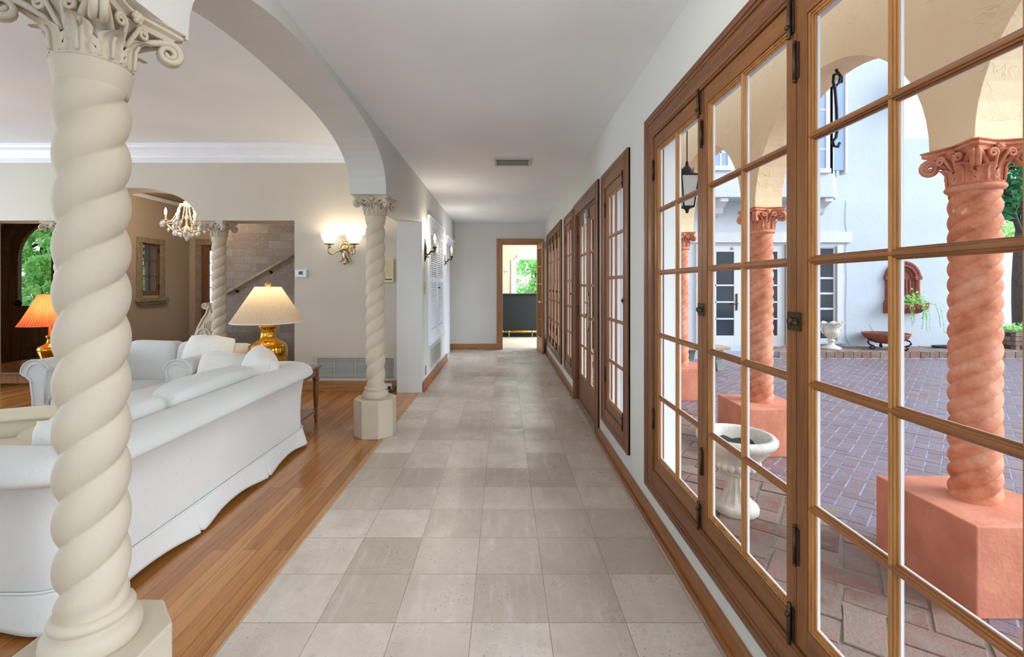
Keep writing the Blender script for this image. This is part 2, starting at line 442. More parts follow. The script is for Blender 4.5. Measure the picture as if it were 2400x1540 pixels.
struct('ceiling', MB().box(-1.06, .95, YB, 9.57, CH, CH+.1), X['ceil'], 'plain plaster ceiling over the corridor', 'ceiling')
struct('ceiling_living', MB().box(-8.4, -1.28, YB, 5.8, LH, LH+.1), X['ceil'], 'higher plaster ceiling over the sofas', 'ceiling')
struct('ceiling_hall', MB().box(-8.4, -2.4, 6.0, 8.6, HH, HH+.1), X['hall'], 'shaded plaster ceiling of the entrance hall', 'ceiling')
def selc(c, a, b, base, n=2.6, k=28):
    """points of a soft flattened arch"""
    pts = []
    for i in range(k+1):
        t = math.cos(PI*(1 - i/k))
        ph = PI*(1 - i/k)
        u = sgnp(math.cos(ph), 2/n); z = sgnp(math.sin(ph), 2/n)
        pts.append((c + a*u, base + b*z))
    return pts
low = [(YB, 0), (-.27, 0), (-.27, 2.112)] + selc(2.70, 1.232, .438, 2.112) + [(5.66, 2.112), (5.66, 0), (8.06, 0), (8.06, 2.19), (9.57, 2.19)]
m = MB().arch(low, 3.2, 'x', -1.325, -1.012); m.box(-1.325, -1.12, 8.06, 9.57, 0, 2.19)
struct('wall_left', m, X['wall'], 'white arcade wall with one broad soft arch, ending in a pier', 'wall')
# far wall of the living room with its three-part opening
low = [(-8.4, 0), (-6.65, 0), (-6.65, 2.14)] + selc(-4.64, .79, .41, 2.14, 2.05) + [(-2.63, 2.14), (-2.63, 0), (-1.325, 0)]
struct('wall_far', MB().arch(low, 3.2, 'y', 5.75, 6.05), X['warm'], 'beige far wall of the living room with a three-part arched opening', 'wall')
struct('trim_2', MB().prism([(5.75, 2.862), (5.735, 2.862), (5.735, 2.885), (5.725, 2.89), (5.725, 2.905), (5.71, 2.912), (5.70, 2.95), (5.67, 3.0), (5.64, 3.03), (5.632, 3.05), (5.632, 3.08), (5.75, 3.08)], 'x', -8.4, -1.325), X['white'], 'glossy white crown moulding along the living room wall', 'crown moulding')
# entrance hall
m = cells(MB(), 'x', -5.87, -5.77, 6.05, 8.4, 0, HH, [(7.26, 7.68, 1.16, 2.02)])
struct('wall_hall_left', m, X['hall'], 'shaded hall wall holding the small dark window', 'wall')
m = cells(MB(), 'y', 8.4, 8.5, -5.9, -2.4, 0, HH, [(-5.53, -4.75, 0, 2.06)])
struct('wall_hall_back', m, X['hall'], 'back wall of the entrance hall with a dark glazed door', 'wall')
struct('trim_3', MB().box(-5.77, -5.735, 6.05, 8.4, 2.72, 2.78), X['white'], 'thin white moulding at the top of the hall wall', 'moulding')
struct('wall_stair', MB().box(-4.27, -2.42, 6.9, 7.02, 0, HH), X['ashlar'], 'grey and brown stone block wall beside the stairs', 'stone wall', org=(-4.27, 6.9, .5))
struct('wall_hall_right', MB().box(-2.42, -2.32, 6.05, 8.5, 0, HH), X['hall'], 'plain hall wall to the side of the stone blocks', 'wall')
DX, DR, DZ = -6.92, .70, 1.74  # entry door: centre, half width, spring height
low = [(-8.4, 0), (DX-DR, 0)] + [(DX - DR*math.cos(PI*i/24), DZ + DR*math.sin(PI*i/24)) for i in range(25)] + [(DX+DR, 0), (-5.87, 0)]
struct('wall_entry', MB().arch(low, HH, 'y', 7.0, 7.15), X['warm'], 'pale wall around the arched wooden entry door', 'wall')
# right wall with window group, casement, double door, casement, window group
RW = .83
GROUPS = [(.067, 2.515, .315, 2.14), (3.13, 3.71, .335, 2.11), (4.1, 5.235, 0, 2.12), (5.55, 6.08, .335, 2.11), (6.65, 8.57, .32, 2.14)]
struct('wall_right', cells(MB(), 'x', RW, .95, YB, 9.57, 0, 3.6, [(g[0]-.004, g[1]+.004, max(0, g[2]-.05), g[3]+.004) for g in GROUPS]), X['wall'], 'white corridor wall pierced by tall wooden windows and a glazed door', 'wall')
struct('wall_right_outside', cells(MB(), 'x', .951, .962, YB, 9.5, -.26, 3.6, [(g[0]-.11, g[1]+.11, max(-.1, g[2]-.17), g[3]+.11) for g in GROUPS]), X['outer'], 'tan stucco outer face of the window wall', 'wall')  # added skin, never in view, weakens bounce onto the arcade
struct('wall_end', cells(MB(), 'y', 9.45, 9.57, -1.12, RW, 0, CH, [(-.026, .70, 0, 2.175)]), X['wall'], 'pale wall closing the corridor with a doorway', 'wall')
# unseen walls behind and west; their openings are added to let light in
struct('wall_back', cells(MB(), 'y', YB-.12, YB, -8.4, .95, 0, 3.2, [(-.75, .6, .3, 2.3), (-7.4, -5.6, .5, 2.6), (-4.6, -2.2, .5, 2.6)]), X['wall'], 'wall behind the viewer with daylight openings', 'wall')
struct('wall_west', cells(MB(), 'x', -8.5, -8.4, YB, 7.1, 0, 3.2, [(-1.6, .4, .5, 2.6), (1.6, 4.6, .5, 2.6)]), X['wall'], 'outer wall of the living room beyond the sofas', 'wall')
# baseboards
struct('baseboard_right', MB().box(RW, .812, YB, 3.98, 0, .092).box(.812, .796, YB, 3.98, 0, .022), X['oak_y'], 'oak baseboard along the corridor below the near windows', 'baseboard', .004)
struct('baseboard_right_far', MB().box(RW, .812, 5.36, 9.45, 0, .092).box(.812, .796, 5.36, 9.45, 0, .022), X['oak_y'], 'oak baseboard along the corridor beyond the glazed door', 'baseboard', .004)
struct('baseboard_left', MB().box(-1.012, -.992, 5.675, 8.06, 0, .125).box(-.992, -.978, 5.675, 8.06, 0, .02), X['oak_y'], 'oak baseboard along the louvered cupboard wall', 'baseboard', .004)
struct('baseboard_end', MB().box(-1.12, -.14, 9.43, 9.45, 0, .118), X['oak_x'], 'oak baseboard on the wall at the corridor end', 'baseboard', .004)
struct('baseboard_niche', MB().box(-1.12, -1.10, 9.0, 9.45, 0, .125), X['oak_y'], 'short oak baseboard beside the narrow white door', 'baseboard', .004)
struct('baseboard_far', MB().box(-2.63, -1.325, 5.73, 5.75, 0, .125).box(-2.63, -1.325, 5.715, 5.73, 0, .025), X['oak_x'], 'oak baseboard below the wide wall grille', 'baseboard', .004)
struct('baseboard_hall', MB().box(-5.77, -5.75, 6.05, 8.4, 0, .16).box(-5.77, -5.62, 8.38, 8.4, 0, .16), X['mantel'], 'stone baseboard around the entrance hall', 'baseboard', .004)
# room beyond the doorway
m = cells(MB(), 'y', 13.6, 13.75, -2.2, 2.4, 0, 2.7, [(.36, 1.75, .7, 2.1)])
struct('wall_beyond', m, X['farroom'], 'tan wall of the room beyond the doorway', 'wall')
m = MB().box(-2.3, -2.2, 9.57, 13.75, 0, 2.7)
struct('wall_beyond_left', m, X['farroom'], 'side wall of the room beyond the doorway', 'wall')
struct('wall_beyond_right', cells(MB(), 'x', 2.4, 2.5, 9.57, 13.75, 0, 2.7, [(10.2, 13.0, .5, 2.5)]), X['farroom'], 'window wall of the room beyond the doorway', 'wall')  # opening added to light the far room
struct('wall_beyond_front', MB().box(-2.3, -1.12, 9.5, 9.57, 0, 2.7).box(.83, 2.5, 9.5, 9.57, 0, 2.7), X['farroom'], 'wall of the far room facing away from the corridor', 'wall')
struct('ceiling_beyond', MB().box(-2.3, 2.5, 9.57, 13.75, 2.7, 2.8), X['ceil'], 'ceiling of the room beyond the doorway', 'ceiling')
struct('floor_beyond', MB().box(-2.3, 2.5, 9.57, 13.75, -.06, .004), X['carpet'], 'tan carpet of the room beyond the doorway', 'carpet')
# ------------------------------------------------------------------ casements
def sash_mesh(y0, y1, z0, z1, cols=2, rows=5, st=.043, top=.068, bot=.07, xo=0):
    """wooden casement frame with stepped glazing bars; returns (wood, exterior paint, glass)"""
    m, e, g = MB(), MB(), MB()
    xa = RW - .006 + xo; xg = xa + .019; xb = xa + .027
    for a, b in ((y0, y0+st), (y1-st, y1)): m.cur = 0; m.box(xa, xg, a, b, z0, z1)
    for a, b in ((z0, z0+bot), (z1-top, z1)): m.cur = 1; m.box(xa, xg, y0+st, y1-st, a, b)
    gy0, gy1, gz0, gz1 = y0+st, y1-st, z0+bot, z1-top
    # stepped bead round the glass
    for k, (w, x0, x1) in enumerate(((.006, xa+.004, xg), (.012, xa+.009, xg), (.017, xa+.014, xg))):
        m.cur = 2
        for a, b in ((gy0, gy0+w), (gy1-w, gy1)): m.box(x0, x1, a, b, gz0, gz1)
        for a, b in ((gz0, gz0+w), (gz1-w, gz1)): m.box(x0+.0004, x1, gy0+w, gy1-w, a, b)
    steps = ((.026, xa+.014, xg), (.018, xa+.009, xg), (.009, xa+.005, xg))
    ys = [gy0 + (gy1-gy0)*i/cols for i in range(1, cols)]; zs = [gz0 + (gz1-gz0)*i/rows for i in range(1, rows)]
    for w, x0, x1 in steps:
        m.cur = 2
        for y in ys: m.box(x0, x1, y-w/2, y+w/2, gz0, gz1)
        m.cur = 3
        for z in zs: m.box(x0-.0012, x1, gy0, gy1, z-w/2, z+w/2)
    # exterior painted putty side
    w = .0155; x0, x1 = xg + .0005, xb
    for a, b in ((y0, gy0+w), (gy1-w, y1)): e.box(x0, x1, a, b, z0, z1)
    for a, b in ((z0, gz0+w), (gz1-w, z1)): e.box(x0+.0003, x1-.0003, gy0+w, gy1-w, a, b)
    for y in ys: e.box(x0, x1, y-.012, y+.012, gz0, gz1)
    for z in zs: e.box(x0+.0006, x1-.0006, gy0+w, gy1-w, z-.011, z+.011)
    g.box(xg, xg+.003, gy0+.001, gy1-.001, gz0+.001, gz1-.001)
    return m, e, g
X['bead_z'] = wood('glazing_bar_upright', C(140,92,48), C(196,138,80), 'z', .34)
X['bead_y'] = wood('glazing_bar_level', C(112,68,36), C(164,106,60), 'y', .34)
SM = [X['sash_z'], X['sash_y'], X['bead_z'], X['bead_y']]
def add_sash(par, y0, y1, z0, z1, hinge='hi', latch=True, **kw):
    m, e, g = sash_mesh(y0+.0015, y1-.0015, z0+.002, z1-.002, **kw)
    s = m.build('sash', SM, par, .0012, segs=1)
    e.build('exterior_face', X['exterior_white'], s); g.build('glass_pane', X['glass'], s)
    xf = RW - .008
    yh = y1 if hinge == 'hi' else y0; yl = y0 if hinge == 'hi' else y1; sg = -1 if hinge == 'hi' else 1
    for z in (z0 + .22*(z1-z0)*.7, z1 - .22*(z1-z0)*.45):
        h = MB().box(xf-.001, xf+.004, yh, yh+sg*.016, z-.05, z+.05)
        h.tube([(xf-.003, yh, z-.05), (xf-.003, yh, z+.05)], .005, 8)
        h.ell((xf-.003, yh, z+.054), .006, 8, 6); h.ell((xf-.003, yh, z-.054), .006, 8, 6)
        h.build('hinge', X['bronze'], s)
    if latch:
        for z, dz in ((z1-.05, .055), (z0+.05, -.055)):
            b = MB().box(xf-.004, xf+.004, yl-sg*.004, yl-sg*.026, z-.045, z+.045)
            b.tube([(xf-.009, yl-sg*.015, z-.06), (xf-.009, yl-sg*.015, z+.06)], .006, 8)
            b.ell((xf-.014, yl-sg*.015, z-dz*.5), .008, 8, 6)
            b.build('surface_bolt', X['bronze'], s, .001, segs=1)
        z = (z0+z1)/2
        b = MB().box(xf-.004, xf+.004, yl+sg*.022, yl-sg*.032, z-.026, z+.026)
        b.box(xf-.010, xf-.002, yl+sg*.016, yl-sg*.026, z-.007, z+.007)
        b.ell((xf-.012, yl-sg*.004, z), (.009, .012, .012), 10, 7); b.ell((xf-.012, yl+sg*.018, z-.003), (.008, .008, .008), 8, 6)
        b.build('latch', X['bronze'], s, .001, segs=1)
    return s
def casing(par, y0, y1, z0, z1, w=.125, bottom=True, xf=RW):
    """moulded wooden surround on the room side of the wall"""
    for a, b in ((y0-w, y0), (y1, y1+w)):
        m = MB(); zb = z0 - w if bottom else 0
        o, i = (a, b) if a < y0 - w/2 else (b, a); d = 1 if i > o else -1
        m.box(xf+.01, xf-.014, a, b, zb, z1+w)
        m.box(xf, xf-.022, o, o+d*w*.22, zb, z1+w); m.box(xf, xf-.019, o+d*w*.22, o+d*w*.34, zb, z1+w)
        m.box(xf, xf-.018, i-d*w*.2, i-d*w*.07, zb, z1+w)
        m.build('casing', X['casing_z'], par, .003)
        j = MB().box(xf-.010, xf+.05, i-d*.001, i+d*.012 if False else i-d*.012, zb+w if bottom else 0, z1)
        j.build('jamb', X['casing_z'], par)
    for k, (a, b) in enumerate(((z1, z1+w), (z0-w, z0))):
        if k == 1 and not bottom: continue
        m = MB(); o, i = (b, a) if k == 0 else (a, b); d = 1 if i > o else -1
        m.box(xf+.01, xf-.0142, y0-.001, y1+.001, a, b)
        m.box(xf, xf-.0222, y0-w*.78, y1+w*.78, o, o+d*w*.22); m.box(xf, xf-.0192, y0-w*.66, y1+w*.66, o+d*w*.22, o+d*w*.34)
        m.box(xf, xf-.0182, y0-.02, y1+.02, i-d*w*.2, i-d*w*.07)
        m.build('casing', X['casing_y'], par, .003)
WN = 0
def window(y0, y1, z0, z1, n, label, w=.125):
    global WN; WN += 1
    t = thing('window_%d' % WN, (RW, (y0+y1)/2, z0), label, 'window', kind='structure')
    casing(t, y0, y1, z0, z1, w)
    for i in range(n):
        a, b = y0 + (y1-y0)*i/n, y0 + (y1-y0)*(i+1)/n
        add_sash(t, a, b, z0, z1)
    r = MB()
    r.box(.95, .966, y0-.1, y0, z0-.09, z1+.1).box(.95, .966, y1, y1+.1, z0-.09, z1+.1).box(.95, .966, y0, y1, z1, z1+.1).box(.95, .985, y0-.1, y1+.1, z0-.16, z0-.09)
    r.build('exterior_trim', X['exterior_white'], t, .004)
    return t
window(*GROUPS[0], 4, 'large wooden window of four tall casements nearest the viewer', .13)
window(*GROUPS[1], 1, 'single narrow casement window between the glazed door and the near window group')
window(*GROUPS[3], 1, 'single narrow casement window just beyond the glazed door')
window(*GROUPS[4], 4, 'row of four casements at the far end of the corridor')
# glazed double door
y0, y1, _, z1 = GROUPS[2]
t = thing('door_1', (RW, (y0+y1)/2, 0), 'glazed wooden double door with ornate handle in the corridor wall', 'door', kind='structure')
casing(t, y0, y1, 0, z1, .13, False)
ym = (y0+y1)/2
for a, b in ((y0, ym), (ym, y1)):
    m, e, g = sash_mesh(a+.002, b-.002, .03, z1-.004, st=.085, top=.12, bot=.29, xo=.03)
    s = m.build('door_leaf', [X['casing_z'], X['casing_y'], X['bead_z'], X['bead_y']], t, .0015, segs=1)
    e.build('exterior_face', X['exterior_white'], s); g.build('glass_pane', X['glass'], s)
    for z in (.3, 1.05, 1.85):
        MB().tube([(RW+.02, a if a == y0 else b, z-.05), (RW+.02, a if a == y0 else b, z+.05)], .008, 8).build('hinge', X['bronze'], s)
    if a == y0:
        xh = RW + .022; yh = b - .045
        h = MB().box(xh-.008, xh+.002, yh-.022, yh+.022, .90, 1.22)
        for k in range(9): h.ell((xh-.006, yh + (.024 if k % 2 else -.024), .92+.035*k), (.006, .010, .016), 8, 6)
        h.ell((xh-.006, yh, 1.235), (.006,.02,.025), 8, 6); h.ell((xh-.006, yh, .885), (.006,.02,.025), 8, 6)
        h.tube([(xh, yh, 1.03), (xh-.05, yh, 1.03), (xh-.058, yh-.02, 1.032), (xh-.058, yh-.06, 1.022), (xh-.056, yh-.1, 1.035)], [.010,.009,.010,.009,.006], 8)
        h.ell((xh-.02, yh, 1.15), (.02, .012, .012), 8, 6)
        h.build('door_handle', X['oldbrass'], s)
        MB().box(xh-.03, xh, yh-.03, yh+.03, z1-.11, z1-.03).build('door_contact', X['steel'], s, .006)
    else:
        MB().box(RW+.0, RW+.024, a+.02, a+.07, z1-.17, z1-.05).build('alarm_sensor', X['plastic'], s, .006)
MB().box(RW-.02, .95, y0, y1, 0, .028).build('threshold', X['mantel'], t, .004)
# doorway at the end of the corridor with its leaf standing open
t = thing('door_2', (.33, 9.45, 0), 'oak doorway at the corridor end with glazed leaf standing open', 'door', kind='structure')
MB().box(-.151, -.026, 9.428, 9.46, 0, 2.175).box(-.1515, -.12, 9.42, 9.428, 0, 2.285).box(-.0405, -.0255, 9.419, 9.57, 0, 2.174).build('casing', X['oak_z'], t, .003)
MB().box(.70, .815, 9.428, 9.46, 0, 2.175).box(.6995, .714, 9.419, 9.57, 0, 2.174).build('casing', X['oak_z'], t, .003)
MB().box(-.151, .815, 9.426, 9.46, 2.175, 2.285).box(-.026, .70, 9.43, 9.57, 2.161, 2.175).build('casing', X['oak_x'], t, .003)
leafM = tr(.694, 9.43, 0) @ rotm('Z', -90+6.5)   # closed leaf lies along -X; swung into the corridor
lf, gl = MB(), MB()
W = .60
def LB(mb, u0, u1, z0, z1, t0=-.02, t1=.02): mb.box(u0, u1, t0, t1, z0, z1)
lf.cur = 0; LB(lf, 0, .10, .01, 2.165); LB(lf, W-.10, W, .01, 2.165)
lf.cur = 1; LB(lf, .1, W-.1, .01, .30); LB(lf, .1, W-.1, 2.05, 2.165)
for i in range(1, 5): LB(lf, .1, W-.1, .30+.35*i-.012, .30+.35*i+.012, -.015, .015)
lf.cur = 0; LB(lf, W/2-.012, W/2+.012, .3, 2.05, -.015, .015)
LB(gl, .1, W-.1, .3, 2.05, -.002, .002)
leafobj = MB().merge(lf, leafM).build('door_leaf', [X['oak_z'], X['oak_x']], t, .002, segs=1)
MB().merge(gl, leafM).build('glass_pane', X['glass'], leafobj)
for sd in (-1, 1):
    k = MB().lathe([(.026,0),(.026,.006),(.009,.01),(.009,.03),(.022,.036),(.027,.05),(.02,.064),(.0,.068)], seg=12, M=rotm('X', 90 if sd < 0 else -90))
    MB().merge(k, leafM @ tr(W-.05, sd*.02, 1.0)).build('glass_knob', X['crystal'], leafobj)
# ------------------------------------------------------------------ columns
def shaft(z0, z1, r, n, pitch, d, cx=0, cy=0, seg=72, step=.006, p=.8, hand=1, ph=0, flare=None):
    """twisted shaft of n fat strands"""
    nz = int((z1-z0)/step)
    def fn(u, v):
        a = 2*PI*u; z = z0 + (z1-z0)*v
        q = abs(math.cos(n/2*(a - hand*2*PI*z/pitch + ph)))**p
        e = min((z-z0), (z1-z))/.05; e = max(0, min(1, e)); e = e*e*(3-2*e)
        rr = r*(1 - d*(1-q)*e - (1-e)*.06)
        return Vector((cx + rr*math.cos(a), cy + rr*math.sin(a), z))
    return MB().grid(fn, seg, nz, wu=True)
def capital(c, z0, z1, r, half):
    """bell, corner scrolls, leaves and a hollow-sided top slab"""
    m = MB(); h = z1 - z0; cx, cy = c
    za = z1 - .24*h
    m.lathe([(r*1.02, z0), (r*1.06, z0+.05*h), (r*.98, z0+.1*h), (r*.96, z0+.4*h), (r*1.0, z0+.60*h), (r*1.3, za-.02*h), (r*1.4, za)], (cx, cy, 0), 32)
    def slab(k, cut):
        pts = []
        for s in range(4):
            a0 = PI/4 + s*PI/2; a1 = a0 + PI/2
            p0 = Vector((math.cos(a0), math.sin(a0)))*half*k*1.414; p1 = Vector((math.cos(a1), math.sin(a1)))*half*k*1.414
            for i in range(9):
                t = .06 + .88*i/8; q = p0.lerp(p1, t); inn = -(q.normalized())*half*.22*math.sin(PI*(t-.06)/.88)
                pts.append(q + inn)
        return pts
    lv = [(.86, za), (.90, za+.08*h), (1.0, za+.12*h), (1.0, za+.17*h), (.95, za+.19*h), (1.03, za+.22*h), (1.03, z1)]
    rings = [[Vector((cx+q.x, cy+q.y, z)) for q in slab(k, 0)] for k, z in lv]
    n = len(rings[0]); vs = [p for g in rings for p in g]; fs = []
    for j in range(len(rings)-1):
        for i in range(n): fs.append((j*n+i, j*n+(i+1) % n, (j+1)*n+(i+1) % n, (j+1)*n+i))
    fs += [tuple(reversed(range(n))), tuple((len(rings)-1)*n+i for i in range(n))]
    m.add(vs, fs)
    for s in range(4):
        a = PI/4 + s*PI/2; d = Vector((math.cos(a), math.sin(a), 0)); w = Vector((-d.y, d.x, 0))
        # corner volute: a band that leaves the bell and curls under the slab corner
        R0 = half*1.414*.78; vr = .195*h
        for sd in (-1, 1):
            pts = []; rad = []
            st = Vector((cx, cy, 0)) + d*r*.98 + w*sd*r*.42
            cen = Vector((cx, cy, 0)) + d*(R0) + w*sd*.010
            for i in range(6):
                t = i/6
                q = st.lerp(cen, t); q.z = lerp(z0+.42*h, za-.005*h, t**.6); pts.append(q); rad.append(.045*h + .02*h*t)
            for i in range(26):
                th = PI/2 - i/25*3.6*PI; rr = vr*(1 - .82*i/25)
                q = cen + d*rr*math.cos(th); q.z = za - vr - .0*h + rr*math.sin(th); pts.append(q); rad.append(.065*h*(1-.45*i/25))
            m.tube(pts, rad, 8)
        cen = Vector((cx, cy, za-vr-.01*h)) + d*R0
        Mx = Matrix((( w.x, 0, d.x), (w.y, 0, d.y), (0, 1, 0))).to_4x4()
        m.ell(cen, (.03*h, .03*h, .03*h), 10, 7)
        # pairs of small curls and a flower in the middle of each side
        a2 = s*PI/2; d2 = Vector((math.cos(a2), math.sin(a2), 0)); w2 = Vector((-d2.y, d2.x, 0))
        for sd in (-1, 1):
            pts = []; rad = []
            for i in range(22):
                if i < 5: q = Vector((cx, cy, z0+.35*h+.32*h*i/5)) + d2*(r*(1.02+.3*i/5)) + w2*sd*r*(.08+.16*i/5)
                else:
                    th = PI - (i-5)/16*3*PI; rr = .11*h*(1-.75*(i-5)/16)
                    q = Vector((cx, cy, z0+.67*h + rr*math.sin(th))) + d2*r*1.33 + w2*sd*(r*.24 + .11*h + rr*math.cos(th))
                pts.append(q); rad.append(.042*h*(1-.4*i/22))
            m.tube(pts, rad, 7)
        fc = Vector((cx, cy, za+.07*h)) + d2*half*.80
        m.ell(fc, (.07*h, .07*h, .07*h), 10, 7)
        for k in range(6):
            t = 2*PI*k/6; m.ell(fc + w2*.07*h*math.cos(t) + Vector((0,0,.07*h*math.sin(t))), .045*h, 8, 6)
    for k in range(8):                       # ring of acanthus leaves round the bell
        a = PI/8 + k*PI/4
        d = Vector((math.cos(a), math.sin(a), 0)); w = Vector((-d.y, d.x, 0))
        hh = .52 if k % 2 == 0 else .42
        def fn(u, v, d=d, w=w, hh=hh):
            s = (u-.5)*2
            wd = r*.46*max(.12, math.sin(PI*min(1, .25+.72*v)))**.7*(1+.16*math.sin(v*19))
            tip = max(0, v-.62)/.38
            out = r*1.03 + .08*r*v + .55*r*tip**1.6 - .05*r*s*s + .05*r*math.cos(s*PI*2.5)*(1-.5*v)
            z = z0 + .04*h + hh*h*(v if tip <= 0 else .62+.38*math.sin(tip*PI*.62)*.86)
            return Vector((cx, cy, z)) + d*out + w*s*wd
        m.grid(fn, 14, 14)
        m.tube([fn(.5, v/8) + d*.006 for v in range(7)], [.028*h]*7, 6)
    return m
def column_base(c, z0, r):
    return MB().lathe([(0, z0), (r*1.28, z0), (r*1.34, z0+.012), (r*1.36, z0+.028), (r*1.32, z0+.048), (r*1.16, z0+.058), (r*1.05, z0+.062), (r*1.05, z0+.068), (r*1.14, z0+.074), (r*1.17, z0+.084), (r*1.12, z0+.094), (r*.98, z0+.1)], (*c, 0), 48)
RC = .083
def interior_column(cx, cy, label, ztop=2.112, pr=.172, ped=True):
    t = thing('twisted_column', (cx, cy, 0), label, 'column')
    zp = .328
    a = pr; b = pr*.42
    oc = [(-b,-a),(b,-a),(a,-b),(a,b),(b,a),(-b,a),(-a,b),(-a,-b)]
    MB().prism([(cx+x, cy+y) for x, y in oc], 'z', 0, zp).build('pedestal', X['column'], t, .006)
    column_base((cx, cy), zp, RC).build('base_ring', X['column'], t)
    shaft(zp+.095, 1.90, RC*1.03, 2, .252, .24, cx, cy, hand=1, ph=.4, p=.62).build('shaft', X['column'], t)
    MB().lathe([(RC*.92, 1.865), (RC*1.0, 1.885), (RC*1.09, 1.93), (RC*1.10, 1.938), (RC*1.0, 1.945)], (cx, cy, 0), 48).build('collar', X['column'], t)
    capital((cx, cy), 1.943, ztop, RC, .158).build('capital', X['column'], t)
    return t
interior_column(-1.158, 1.29, 'cream twisted column nearest the viewer, standing on wood floor in front of the sofa')
interior_column(-1.150, 4.10, 'cream twisted column on octagonal pedestal in front of the double wall light')
interior_column(-5.69, 5.90, 'cream twisted column in the far opening beside the arched entry door', 2.14)
interior_column(-3.67, 5.90, 'cream twisted column in the far opening beside the stone block wall', 2.14)
# terracotta columns of the arcade outside
EX, EYS, GZ = 2.545, (2.475, 4.53, 6.59), -.265
def patio_column(cy, label):
    t = thing('terracotta_column', (EX, cy, GZ), label, 'column')
    h = .295
    MB().box(EX-h, EX+h, cy-h, cy+h, GZ, .18).build('pedestal', X['terra_block'], t, .008)
    shaft(.175, 1.85, .109, 4, .34, .20, EX, cy, hand=1, ph=.2, p=.62).build('shaft', X['terra'], t)
    MB().lathe([(.098, 1.825), (.118, 1.838), (.124, 1.85), (.118, 1.862), (.1, 1.87)], (EX, cy, 0), 40).build('neck_ring', X['terra'], t)
    capital((EX, cy), 1.865, 2.078, .104, .16).build('capital', X['terra'], t)
patio_column(EYS[0], 'terracotta twisted column outside the nearest casement, on a large block')
patio_column(EYS[1], 'second terracotta twisted column outside, behind the white stone urn planter')
patio_column(EYS[2], 'third and farthest terracotta twisted column outside, by the low bench')
# ------------------------------------------------------------------ arcade, terrace and courtyard
low = [(-3.0, 2.078), (-1.5, 2.078)]
ys = [EYS[0]-4.12, EYS[0]-2.06, *EYS, EYS[2]+2.06]
low = []
for a, b in zip(ys, ys[1:]):
    c = (a+b)/2; hs = (b-a)/2 - .125
    low += [(c-hs, 2.078)] + [(c - hs*math.cos(PI*i/30), 2.078 + hs*1.0*math.sin(PI*i/30)) for i in range(1, 30)] + [(c+hs, 2.078)]
low = [(ys[0]-.13, GZ), (ys[0]+.13, GZ)] + low + [(ys[-1]-.13, GZ), (9.6, GZ)]
struct('wall_arcade', MB().arch(low, 3.65, 'x', 2.415, 2.675), X['arcade'], 'cream stucco arcade wall with round arches outside the windows', 'arcade wall', .012)
struct('wall_terrace_end', MB().box(.95, 2.5, 9.5, 9.62, GZ, 3.65), X['stucco_out'], 'white wall closing the covered terrace', 'wall')
struct('roof', MB().box(-8.6, 1.45, YB-.2, 8.7, 3.6, 3.72), X['stucco_out'], 'flat roof of the house with a short overhang over the terrace windows', 'roof')  # out of view, edge pulled back so sky light reaches the terrace
def herring(m, x0, x1, y0, y1, L, W, z, gap, ang, jit=0, zj=.002, keep=None):
    """herringbone brick paving, every brick its own raised block"""
    ca, sa = math.cos(ang), math.sin(ang); cx, cy = (x0+x1)/2, (y0+y1)/2
    rad = math.hypot(x1-x0, y1-y0)/2 + L; k = int(L/W + .5)
    n = int(rad/W) + 2
    for i in range(-n, n):
        for j in range(-n, n):
            q = (i - j) % (2*k)
            if q == 0: u0, v0, u1, v1 = i*W, j*W, i*W+L, j*W+W
            elif q == 2*k-1: u0, v0, u1, v1 = i*W, j*W, i*W+W, j*W+L
            else: continue
            mu, mv = (u0+u1)/2, (v0+v1)/2
            px, py = cx + mu*ca - mv*sa, cy + mu*sa + mv*ca
            if not (x0 <= px <= x1 and y0 <= py <= y1): continue
            if keep and not keep(px, py): continue
            g = gap/2; zz = z + R.uniform(-zj, zj)
            da = R.uniform(-jit, jit)
            pts = []
            for u, v in ((u0+g, v0+g), (u1-g, v0+g), (u1-g, v1-g), (u0+g, v1-g)):
                u += R.uniform(-jit, jit)*.12; v += R.uniform(-jit, jit)*.12
                pts.append((cx + u*ca - v*sa, cy + u*sa + v*ca))
            mm = [((p[0]-px)*.975+px, (p[1]-py)*.975+py) for p in pts]
            vs = [(*p, z-.03) for p in pts] + [(*p, zz-.004) for p in pts] + [(*p, zz) for p in mm]
            m.add(vs, [(0,1,5,4),(1,2,6,5),(2,3,7,6),(3,0,4,7),(4,5,9,8),(5,6,10,9),(6,7,11,10),(7,4,8,11),(8,9,10,11)])
struct('ground_courtyard', MB().box(2.3, 16.0, -6, 20, GZ-.1, GZ-.0025), X['mortar'], 'pale mortar bed under the courtyard bricks', 'ground')
struct('floor_terrace', MB().box(.95, 2.3, -6, 9.6, GZ-.1, GZ-.003), X['oldmortar'], 'sandy mortar bed under the covered terrace bricks', 'floor')
m = MB(); herring(m, 2.36, 11.5, 1.0, 9.95, .21, .105, GZ, .008, PI/4)
struct('paving_courtyard', m, X['paver'], 'pinkish herringbone brick paving of the open courtyard', 'paving')
m = MB(); herring(m, .97, 2.34, .2, 9.5, .34, .17, GZ+.004, .018, PI/4+.16, .10, .004)
struct('paving_terrace', m, X['oldbrick'], 'worn rustic brick paving under the arcade', 'paving')
# raised brick step before the far house
m = MB(); m.box(6.0, 12.5, 10.05, 11.0, GZ-.05, -.145)
struct('step_courtyard', m, X['mortar'], 'low raised step along the white house wall', 'step')
m = MB()
herring(m, 6.05, 12.4, 10.2, 10.98, .21, .105, -.14, .008, PI/4)
xx = 6.02
while xx < 12.3:
    w = R.uniform(.17, .22); m.box(xx, xx+w, 10.0, 10.14, GZ-.02, -.135 + R.uniform(-.004,.004)); xx += w + .012
struct('trim_step', m, X['oldbrick'], 'red brick edging and top of the low courtyard step', 'brick edging', .004)
